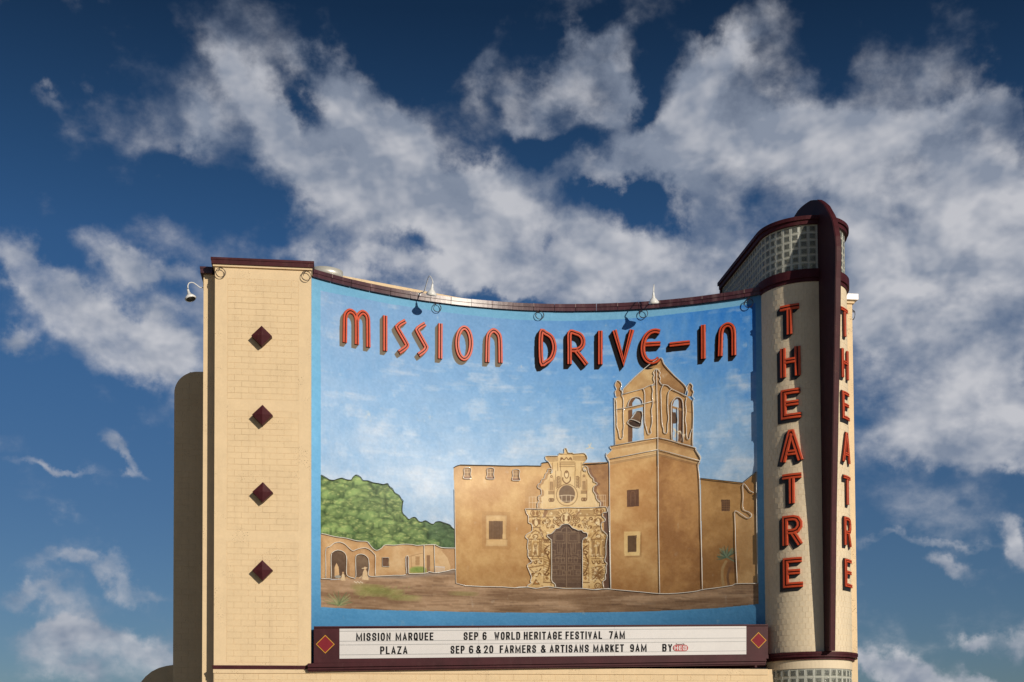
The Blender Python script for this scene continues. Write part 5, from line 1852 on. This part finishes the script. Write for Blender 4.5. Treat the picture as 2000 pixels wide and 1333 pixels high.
# red diamonds with gold edge
for cx, cy in ((635.3, 1258.7), (1481.5, 1251)):
    p = sgn(cx, cy); R_ = .235
    if cx > 1000: R_ = .215
    for rr, th, m_ in ((R_, .006, 'gold'), (R_-.022, .0085, 'dia_red')):
        mb = MB(); quad_y(mb, [(p[0]-rr, p[1]), (p[0], p[1]+rr), (p[0]+rr, p[1]), (p[0], p[1]-rr)], SY-th, SY+.002)
        if m_ == 'gold': dd = mb.build('diamond', M['gold'], MQ)
        else: mb.build('diamond_face', M[m_], dd)

# condensed gothic glyphs, strokes on a 1 x 1 box (x 0..1, y 0..1)
k_ = .22


def bowl(x0, y0, x1, y1, k=k_):   # rounded rectangle outline
    return [(x0, y0+k), (x0, y1-k), (x0+k*1.2, y1), (x1-k*1.2, y1), (x1, y1-k), (x1, y0+k), (x1-k*1.2, y0), (x0+k*1.2, y0)]


GL = {
    'A': [([(0, 0), (.5, 1), (1, 0)], 0), ([(.2, .27), (.8, .27)], 0)],
    'B': [([(0, 0), (0, 1), (.72, 1), (1, .85), (1, .65), (.75, .53), (0, .53)], 0), ([(.7, .53), (1, .38), (1, .16), (.75, 0), (0, 0)], 0)],
    'D': [([(0, 0), (0, 1), (.7, 1), (1, .8), (1, .2), (.7, 0), (0, 0)], 0)],
    'E': [([(1, 1), (0, 1), (0, 0), (1, 0)], 0), ([(0, .52), (.85, .52)], 0)],
    'F': [([(1, 1), (0, 1), (0, 0)], 0), ([(0, .52), (.85, .52)], 0)],
    'G': [([(1, .74), (1, .84), (.75, 1), (.25, 1), (0, .82), (0, .18), (.25, 0), (.75, 0), (1, .18), (1, .47), (.58, .47)], 0)],
    'H': [([(0, 0), (0, 1)], 0), ([(1, 0), (1, 1)], 0), ([(0, .52), (1, .52)], 0)],
    'I': [([(.5, 0), (.5, 1)], 0)],
    'K': [([(0, 0), (0, 1)], 0), ([(1, 1), (.08, .42)], 0), ([(.35, .58), (1, 0)], 0)],
    'L': [([(0, 1), (0, 0), (1, 0)], 0)],
    'M': [([(0, 0), (0, 1), (.5, .12), (1, 1), (1, 0)], 0)],
    'N': [([(0, 0), (0, 1), (1, 0), (1, 1)], 0)],
    'O': [(bowl(0, 0, 1, 1), 1)], '0': [(bowl(0, 0, 1, 1), 1)],
    'P': [([(0, 0), (0, 1), (.72, 1), (1, .84), (1, .6), (.72, .44), (0, .44)], 0)],
    'Q': [(bowl(0, 0, 1, 1), 1), ([(.6, .25), (1.05, -.08)], 0)],
    'R': [([(0, 0), (0, 1), (.72, 1), (1, .84), (1, .62), (.72, .47), (0, .47)], 0), ([(.6, .47), (1, 0)], 0)],
    'S': [([(1, .74), (1, .84), (.75, 1), (.25, 1), (0, .84), (0, .68), (.2, .56), (.8, .44), (1, .3), (1, .16), (.75, 0), (.25, 0), (0, .16), (0, .26)], 0)],
    'T': [([(0, 1), (1, 1)], 0), ([(.5, 1), (.5, 0)], 0)],
    'U': [([(0, 1), (0, .2), (.25, 0), (.75, 0), (1, .2), (1, 1)], 0)],
    'V': [([(0, 1), (.5, 0), (1, 1)], 0)],
    'W': [([(0, 1), (.25, 0), (.5, .8), (.75, 0), (1, 1)], 0)],
    'Y': [([(0, 1), (.5, .45), (1, 1)], 0), ([(.5, .45), (.5, 0)], 0)],
    'Z': [([(0, 1), (1, 1), (0, 0), (1, 0)], 0)],
    '2': [([(0, .76), (0, .84), (.25, 1), (.75, 1), (1, .84), (1, .66), (0, 0), (1, 0)], 0)],
    '6': [([(1, .84), (.75, 1), (.25, 1), (0, .82), (0, .18), (.25, 0), (.75, 0), (1, .18), (1, .42), (.75, .56), (.25, .56), (0, .44)], 0)],
    '7': [([(0, 1), (1, 1), (.3, 0)], 0)],
    '9': [([(0, .16), (.25, 0), (.75, 0), (1, .18), (1, .82), (.75, 1), (.25, 1), (0, .82), (0, .58), (.25, .44), (.75, .44), (1, .56)], 0)],
    '&': [([(1.05, 0), (.2, .72), (.2, .88), (.4, 1), (.6, 1), (.78, .86), (.74, .72), (.1, .38), (0, .22), (.2, 0), (.6, 0), (1, .42)], 0)],
    '-': [([(0, .5), (1, .5)], 0)],
}
WID = {'I': .28, 'M': 1.45, 'W': 1.3, '&': 1.1, 'L': .9, 'E': .92, 'F': .9, 'T': 1.0, 'A': 1.08}


def put_word(word, x0, x1, ytop, ybot, sw=2.35, matn='letter_black', parent=None, y=SY-.019, th=.010, name='letter'):
    """x0..x1 and ytop/ybot: span of the word measured on the board in the photograph"""
    ws = [WID.get(ch, 1.0) for ch in word]
    gap = .42
    tot = sum(ws)+gap*(len(word)-1)
    x = x0
    unit = (x1-x0)/tot
    res = []
    for i, (ch, w) in enumerate(zip(word, ws)):
        mb = MB()
        gx0 = x+sw/2; gw = w*unit-sw
        yt = ytop(x)+sw/2; yb = ybot(x)-sw/2
        if ch == 'I': gx0 = x+w*unit/2; gw = 0.0
        for si, (pts, cl) in enumerate(GL[ch]):
            P = []
            for (a, b) in pts:
                xx = gx0+(a if ch != 'I' else 0)*gw; yy = yb+(yt-yb)*b
                q = on_y(xx, yy, y); P.append((q[0], q[2]))
            # extend the stroke ends by half its width so corners are square
            hw_ = sw/2/76
            if not cl:
                for e, f_ in ((0, 1), (-1, -2)):
                    d = np.array(P[e])-np.array(P[f_]); d = d/np.hypot(*d)
                    ext = hw_*(1.0 if (abs(d[0]) < .15 or abs(d[1]) < .15) else .4)
                    P[e] = tuple(np.array(P[e])+d*ext)
            sweep(mb, P, [(-hw_, 0), (-hw_, th+si*.001), (hw_, th+si*.001), (hw_, 0)], flat_pt(y), bool(cl))
        res.append(mb.build(name, M[matn], parent or MQ))
        x += (w+gap)*unit
    return res


def lin(x0, y0, x1, y1): return lambda x: y0+(y1-y0)*(x-x0)/(x1-x0)


t1 = lin(696, 1236.8, 1220, 1233); b1 = lin(696, 1252, 1220, 1248.2)
t2 = lin(743, 1263, 1263, 1258.3); b2 = lin(743, 1278.3, 1263, 1273.3)
for wd, a, b in (('MISSION', 696, 763), ('MARQUEE', 773, 846.5), ('SEP', 906, 934), ('6', 943, 950.5), ('WORLD', 966, 1016), ('HERITAGE', 1023.5, 1097.5), ('FESTIVAL', 1105, 1176), ('7AM', 1190, 1220.5)):
    put_word(wd, a, b, t1, b1)
for wd, a, b in (('PLAZA', 743, 796), ('SEP', 880.5, 907.5), ('6', 916.5, 924.5), ('&', 930, 939.5), ('20', 945.5, 963.5), ('FARMERS', 976.5, 1047), ('&', 1056.5, 1066), ('ARTISANS', 1074, 1150), ('MARKET', 1159, 1218.5), ('9AM', 1231, 1263), ('BY', 1294, 1313)):
    put_word(wd, a, b, t2, b2)
# small red logo plate with its line of print
ca, cb = on_y(1314.5, 1266, SY-.02), on_y(1344, 1266, SY-.02)
hh = .085
xs0, xs1, zc = ca[0], cb[0], (ca[2]+cb[2])/2
pts = []
for (cx_, a0) in ((xs1-hh, -90), (xs0+hh, 90)):
    for k in range(9):
        t = math.radians(a0+180*k/8); pts.append((cx_+hh*math.cos(t), zc+hh*math.sin(t)))
mb = MB(); prism_y(mb, pts, SY-.026, SY-.0185)
logo = mb.build('logo_plate', M['logo_red'], MQ)
flat = lin(0, 1261.8, 2000, 1261.8); flatb = lin(0, 1270.4, 2000, 1270.4)
for ch, a, b in (('H', 1317.5, 1324), ('E', 1326.6, 1332), ('B', 1334.6, 1341)):
    for o in put_word(ch, a, b, flat, flatb, 1.25, 'logo_white', logo, SY-.0265, .002, 'logo_letter'): pass
for xx in (1325.2, 1333.3):
    p = on_y(xx, 1266.2, SY-.0265); mb = MB(); mb.box(p[0]-.008, p[0]+.008, SY-.0285, SY-.026, p[2]-.008, p[2]+.008); mb.build('logo_dot', M['logo_white'], logo)
cu = bpy.data.curves.new('small_print', 'FONT'); cu.body = 'Presented By'; cu.size = .075; cu.extrude = .001; cu.shear = .2
to = bpy.data.objects.new('small_print', cu); COL.objects.link(to)
bpy.context.view_layer.update()
dg = bpy.context.evaluated_depsgraph_get()
tme = bpy.data.meshes.new_from_object(to.evaluated_get(dg))
bpy.data.objects.remove(to)
tx = [v.co.x for v in tme.vertices]
p0 = on_y(1320, 1260, SY-.02)
sc = .235/(max(tx)-min(tx))
for v in tme.vertices:
    x_, z_, d_ = v.co.x*sc, v.co.y, v.co.z
    v.co = Vector((p0[0]+x_, SY-.0215-d_, p0[2]+z_*.8))
tme.materials.clear(); tme.materials.append(M['letter_black'])
to = bpy.data.objects.new('small_print', tme); COL.objects.link(to); setpar(to, MQ)

# ------------------------------------------------------------------ channel letters on the mural wall
PROF = [(-HW, 0), (-HW, .038), (-HW+.010, .045), (-.015, .045), (-.013, .020), (.013, .020), (.015, .045), (HW-.010, .045), (HW, .038), (HW, 0)]
PMI = [0, 0, 0, 1, 1, 1, 0, 0, 0]


def channel_letter(strokes, fmap, parent, hw=HW, name='letter', label=None):
    mb = MB()
    prof = [(c*hw/HW, h_) for c, h_ in PROF]
    tubes = []
    for i, (p, cl) in enumerate(strokes):
        pr = [(c, h_+(.0015*i if h_ > 0 else 0)) for c, h_ in prof]
        sweep(mb, p, pr, fmap, cl, PMI, w0=.004)
        tubes.append((p, cl))
    o = mb.build(name, [M['red'], M['red_dark']], parent)
    tb = MB()
    for p, cl in tubes:
        P3 = [fmap(a, z, .036) for a, z in p]
        tube3(tb, P3, .0065, 5, closed=cl)
    tb.build('neon_tube', M['tube_red'], o, smooth=True)
    return o


sA = thing('channel_letter_sign', 'raised red neon channel letters reading MISSION DRIVE-IN across the top of the mural', 'sign', arc_pt(0, 12.8))
for n, s in MIS+DRV: channel_letter(s, arc_pt, sA)

# ------------------------------------------------------------------ THEATRE letters, twice, on the tower
TL = {
    'T': [([(-.31, .72), (.31, .72)], 0), ([(0, .66), (0, 0)], 0)],
    'H': [([(-.24, 0), (-.24, .77)], 0), ([(.24, 0), (.24, .77)], 0), ([(-.18, .42), (.18, .42)], 0)],
    'E': [([(.31, .71), (-.24, .71), (-.24, .06), (.34, .06)], 0), ([(-.18, .40), (.25, .40)], 0)],
    'A': [([(-.29, 0), (-.02, .76), (.02, .76), (.29, 0)], 0), ([(-.17, .22), (.17, .22)], 0)],
    'R': [([(-.24, 0), (-.24, .71), (.05, .71), (.18, .68), (.255, .58), (.255, .48), (.17, .38), (.05, .35), (-.16, .35)], 0), ([(.04, .31), (.27, 0)], 0)],
}
ZB = [12.80, 11.68, 10.57, 9.44, 8.32, 7.23, 6.12]
WORD = 'THEATRE'
TLW = {}
for side, ac, lab in ((-1, -.965, 'red channel letters spelling THEATRE downward on the shaded left face of the tower'),
                      (1, .80, 'red channel letters spelling THEATRE downward on the sunlit narrow right face of the tower')):
    sg = thing('channel_letter_sign', lab, 'sign', tow_pt(ac, 9.5), 'vertical THEATRE signs on the tower')
    for ch, zb in zip(WORD, ZB):
        ym = {12.80: 630, 11.68: 712, 10.57: 795, 9.44: 878, 8.32: 960, 7.23: 1040, 6.12: 1122}[zb]
        shift = (ym-630)*.0125
        tl_, tr_ = (tow_find(1525+shift, ym), tow_find(1561+shift, ym)) if side < 0 else (tow_find(1645.6+shift, ym), tow_find(1656.4+shift, ym))
        mid_, half_ = (tl_+tr_)/2*TR, (tr_-tl_)/2*TR
        if side > 0:
            mid_, half_ = math.radians(41.5)*TR, math.radians(10.5)*TR
        sk = [([(mid_+a/.31*half_, zb+z+.02) for a, z in densify(p, .06)], bool(cl)) for p, cl in TL[ch]]
        # corner points must stay sharp: densify keeps them
        o = channel_letter(sk, lambda a, z, w=0.0: tow_pt(a, z, w+.014), sg, hw=.068 if side < 0 else .043)
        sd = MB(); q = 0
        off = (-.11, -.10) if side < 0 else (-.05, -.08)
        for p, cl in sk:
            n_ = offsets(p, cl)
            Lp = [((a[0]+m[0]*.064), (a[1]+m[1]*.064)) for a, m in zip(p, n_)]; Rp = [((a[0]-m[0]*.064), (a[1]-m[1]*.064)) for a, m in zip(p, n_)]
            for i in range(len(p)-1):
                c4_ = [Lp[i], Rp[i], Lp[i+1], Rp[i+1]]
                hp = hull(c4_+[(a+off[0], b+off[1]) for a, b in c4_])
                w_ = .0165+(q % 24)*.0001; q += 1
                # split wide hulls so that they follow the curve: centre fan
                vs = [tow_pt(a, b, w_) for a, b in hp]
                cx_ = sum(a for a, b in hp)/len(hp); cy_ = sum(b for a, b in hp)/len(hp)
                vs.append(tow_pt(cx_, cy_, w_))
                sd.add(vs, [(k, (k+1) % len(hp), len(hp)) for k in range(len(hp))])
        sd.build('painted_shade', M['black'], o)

# ------------------------------------------------------------------ neon tubes that trace the painting
NO = thing('neon_outline', 'unlit white neon tubing tracing the painted church, tower and low arcade on the mural', 'neon sign', arc_pt(2, 9))


def neon(c, pts, dark=False, smooth=True, closed=False, r=.0098):
    P = onarc(c, pts)
    if smooth and len(P) > 2: P = smooth_pts(P, 4, closed)
    else: P = densify(P, .4)
    # glass rides on short supports, a little uneven
    P3 = [arc_pt(a, z, .032+.004*math.sin(i*.9)) for i, (a, z) in enumerate(P)]
    mb = MB(); tube3(mb, P3, r, 6, closed=closed)
    st = max(3, len(P3)//5)
    for i in range(1, len(P3)-1, st):
        a, z = P[i]
        tube3(mb, [arc_pt(a, z, .0), arc_pt(a, z, .03)], .006, 4)
    mb.build('neon_tube', M['tube_dark' if dark else 'tube_white'], NO, smooth=True)


neon(cA, T_TREE, True, r=.0085)
for q in (T_WALLTOP, T_ARCHOUT, T_ARCHIN): neon(cA, q)
for q in (T_ARCHBASE, T_V1, T_V2): neon(cA, q, smooth=False)
neon(cA, T_WIN, smooth=False, closed=True)
neon(cB, T_BWALL[:9], smooth=False)
neon(cB, T_BWALL[9:], True, smooth=False)
for dx, dy in ((0, 0), (188, 2), (397, 14)): neon(cB, [(x+dx, y+dy) for x, y in T_SW], closed=True, r=.0095)
for q in (T_TOPP, T_CURL, T_CURR): neon(cE, q)
neon(cE, [(1075, 402), (1250, 390), (1480, 372)], True, smooth=False)
for q in (T_CORN, T_DOOR): neon(cF, q)
neon(cF, T_GROUND)
neon(cF, T_PV, smooth=False)
for q in (T_TWL, T_TWR, T_RN, T_RG): neon(cD, q)
neon(cD, T_TWC, smooth=False); neon(cD, T_RV, smooth=False); neon(cD, T_RTOP, True, smooth=False)
for q in (T_ROOF, T_EAVL, T_EAVR, T_PINL, T_DRL, T_PINC, T_DRR, T_DRRR, T_PINR, T_ARL, T_ARR, T_BELL, T_C1LL, T_C1R): neon(cC, q, r=.0105)
for q in (T_BODL, T_CEN, T_BEAM, T_C1L, T_C2L, T_C2R, T_BARV): neon(cC, q, smooth=False, r=.0105)

# ------------------------------------------------------------------ small things
# pyramid diamonds on the pillar
dl_ = ['topmost maroon pyramid diamond on the left pillar', 'second maroon pyramid diamond from the top of the left pillar, above the tree line',
       'third maroon pyramid diamond down the left pillar, level with the painted trees', 'lowest maroon pyramid diamond on the left pillar, nearest the marquee']
for (px, py), lb in zip(((511, 656), (512.5, 810.5), (513, 961.5), (512.5, 1114)), dl_):
    p = on_y(px, py, PY-.20)
    R_ = .255; d0, d1 = .20, .28
    mb = MB()
    x, z = p[0], p[2]
    rot = random.uniform(-.02, .02)
    ring = [(x+R_*math.cos(PI/2*k+rot), z+R_*math.sin(PI/2*k+rot)) for k in range(4)]
    mb.add([(a, PY+.01, b) for a, b in ring]+[(a, PY-d0, b) for a, b in ring]+[(x, PY-d1, z)],
           [(0, 1, 5, 4), (1, 2, 6, 5), (2, 3, 7, 6), (3, 0, 4, 7), (4, 5, 8), (5, 6, 8), (6, 7, 8), (7, 4, 8), (3, 2, 1, 0)])
    tag(mb.build('diamond_ornament', M['maroon'], origin=(x, PY, z)), lb, 'ornament', 'maroon diamonds on the left pillar')


def cable_loop(px, py, surf, label, r=.118, edge=False):
    """two turns of spare cable hung on a clip"""
    if surf == 'arc':
        a, z = arc_uv(px, py)
        f = lambda da, dz, w: arc_pt(a+da, z+dz, w)
    elif surf == 'side':
        p = on_x(px, py, -2.745)
        f = lambda da, dz, w: (-2.745-w, p[1]+da, p[2]+dz)
    elif surf == 'rside':
        p = (14.74, .5, 0)
        f = lambda da, dz, w: (14.74+w, p[1]+da, 13.93+dz)
    else:
        p = on_y(px, py, surf)
        f = lambda da, dz, w: (p[0]+da, surf-w, p[2]+dz)
    t = thing('cable_loop', label, 'cable', f(0, r, 0), 'cable loops under the coping')
    mb = MB()
    rd = random.Random(int(px))
    n = 28; P = []
    for i in range(n*2+1):
        an = PI/2+2*PI*i/n
        rr = r*(1+.05*math.sin(i*.35+px))
        P.append(f(rr*math.cos(an)+(.006 if i > n else 0), rr*math.sin(an)-.006*(i > n), .075+.004*math.sin(i*.22)))
    tube3(mb, P, .0068, 5)
    mb.build('cable', M['cable'], t, smooth=True)
    mb = MB()
    tube3(mb, [f(0, r+.045, .0), f(0, r+.035, .06), f(0, r-.005, .085)], .009, 5)
    tube3(mb, [f(.0, r+.04, .05), f(-.03, r-.04, .07), f(-.035, r-.07, .07)], .007, 5)
    mb.build('clip', M['cable'], t)


cable_loop(431, 534.5, PY, 'dark cable loop at the left top corner of the pillar')
cable_loop(598, 541, PY, 'dark cable loop at the right top corner of the pillar, beside the mural')
cable_loop(404, 561, 'side', 'dark cable loop on the outer side of the pillar behind the left lamp')
cable_loop(851.5, 602.5, 'arc', 'dark cable loop under the coping, right of the lamp above MISSION')
cable_loop(1053, 617, 'arc', 'dark cable loop under the middle of the coping, above the D of DRIVE')
cable_loop(1257, 614.5, 'arc', 'dark cable loop below the lamp above DRIVE')
cable_loop(1464, 594, 'arc', 'dark cable loop at the right end of the mural beside the tower')
cable_loop(1665, 600, 'rside', 'dark cable loop on the outer wall behind the tower, at far right')


def gooseneck(label, pipe, head, axis, L=.30, R_=.165):
    """pipe: points of the arm, head: centre of the shade's mouth, axis: pointing out of the mouth"""
    t = thing('gooseneck_lamp', label, 'lamp', pipe[0], 'white gooseneck lamps')
    ax = Vector(axis).normalized()
    H = Vector(head)
    top = H-ax*L
    P = [Vector(p) for p in pipe]+[top-ax*.07, top]
    mb = MB()
    pts = smooth_pts([tuple(p) for p in P], 6)
    tube3(mb, pts, .014, 8)
    mb.build('arm', M['white'], t, smooth=True)
    mb = MB()
    x = ax.cross(Vector((0, 0, 1)))
    if x.length < .05: x = ax.cross(Vector((1, 0, 0)))
    x.normalize(); y = ax.cross(x)
    prof = [(0, .022), (.03, .030), (.10, .034), (.105, .043), (.15, .048), (.17, .075), (.22, .115), (.27, .15), (L, R_), (L+.008, R_+.004)]
    inner = [(L+.006, R_-.006), (.27, .14), (.22, .105), (.17, .06), (.16, .0)]
    n = 24
    rings = prof+inner
    for (d, r_) in rings:
        for k in range(n):
            a = 2*PI*k/n
            mb.v.append(tuple(top+ax*d+(x*math.cos(a)+y*math.sin(a))*r_))
    for i in range(len(rings)-1):
        for k in range(n):
            mb.f.append((i*n+k, i*n+(k+1) % n, (i+1)*n+(k+1) % n, (i+1)*n+k)); mb.mi.append(0 if i < len(prof) else 1)
    mb.build('lamp_shade', [M['white'], M['lamp_in']], t, smooth=True)
    mb = MB()
    for i in range(7):
        d = .18+.09*i/6; r_ = .05*math.sin(PI*(.1+.9*i/6))+.004
        for k in range(10):
            a = 2*PI*k/10; mb.v.append(tuple(top+ax*d+(x*math.cos(a)+y*math.sin(a))*r_))
    for i in range(6):
        for k in range(10): mb.f.append((i*10+k, i*10+(k+1) % 10, (i+1)*10+(k+1) % 10, (i+1)*10+k)); mb.mi.append(0)
    mb.build('bulb', M['bulb'], t, smooth=True)
    mb = MB()
    p = Vector(pipe[0]); d = (Vector(pipe[1])-p).normalized()
    tube3(mb, [tuple(p-d*.01), tuple(p+d*.02)], .045, 10)
    mb.build('wall_flange', M['white'], t)
    return t


def arc_at_depth(px, py, w):
    p = circ_hit(px, py, AX, AY, AR-w, True)
    t = math.atan2(p[0]-AX, p[1]-AY)
    return t*AR, p[2]


# lamp above MISSION: arm leaves the coping, rises and bends out over the wall
for (px, py, w, lab, tilt) in ((842.5, 577, .74, 'white gooseneck lamp on the coping above the word MISSION', .10), (1277, 593, .74, 'white gooseneck lamp on the coping above the word DRIVE', .05)):
    a, z = arc_at_depth(px, py, w)
    t = a/AR
    hd = arc_pt(a, z, w); 
    out = Vector((-math.sin(t), -math.cos(t), 0))
    aa = a-.10
    base_ = Vector(arc_pt(aa, ZC+.12, .10))
    p1 = Vector(arc_pt(aa, ZC+.13, .22)); p2 = Vector(arc_pt(aa+.03, z+.22, .38)); p3 = Vector(arc_pt(a-.02, z+.48, .50)); p4 = Vector(arc_pt(a-.01, z+.56, .60)); p5 = Vector(arc_pt(a, z+.50, .70))
    gooseneck(lab, [base_, p1, p2, p3, p4, p5], hd, out*-.30+Vector((0, 0, -1)), .29, .128)
# lamp on the outer side of the left pillar
yL = .12
pl = lambda px, py: tuple(on_y(px, py, yL))
gooseneck('white gooseneck lamp on the outer side of the left pillar against the sky', [(-2.745, yL, pl(398, 562)[2]), pl(391, 562), pl(384, 557), pl(377, 552.5), pl(370, 553), pl(367, 558), pl(367, 563)],
          pl(372.5, 584.5), Vector((.30, -.22, -1.0)), .29, .125)

# curved stainless hood behind the coping at the left end
mb = MB()
cA_, cB_ = on_y(612, 524, .95), on_y(669, 540, .95)
xc = (cA_[0]+cB_[0])/2-.02; rr = .42; n = 28
ztop = on_y(640, 520, .95)[2]
zl = [ztop-.235, ztop-.02]
for w, zq in ((0, 0), (0, 1), (.012, 1), (.012, 0)):
    for k in range(n):
        a = 2*PI*k/n
        mb.v.append((xc+(rr-w)*math.cos(a), 1.25+(rr-w)*.8*math.sin(a), zl[zq]+(.03*math.cos(a)*-1)))
for q in range(4):
    for k in range(n):
        mb.f.append((q*n+k, q*n+(k+1) % n, ((q+1) % 4)*n+(k+1) % n, ((q+1) % 4)*n+k)); mb.mi.append(0)
hood = thing('roof_hood', 'curved shiny metal hood on the roof beside the left pillar', 'roof vent', (xc, 1.25, zl[0]-.3))
mb.build('rim', M['steel'], hood, smooth=True)
mb = MB()
for k in range(8):
    a = 2*PI*k/8+.3
    tube3(mb, [(xc+(rr-.03)*math.cos(a), 1.25+(rr-.03)*.8*math.sin(a), 13.9), (xc+(rr-.03)*math.cos(a), 1.25+(rr-.03)*.8*math.sin(a), zl[0]+.05)], .012, 5)
mb.build('stays', M['steel'], hood)
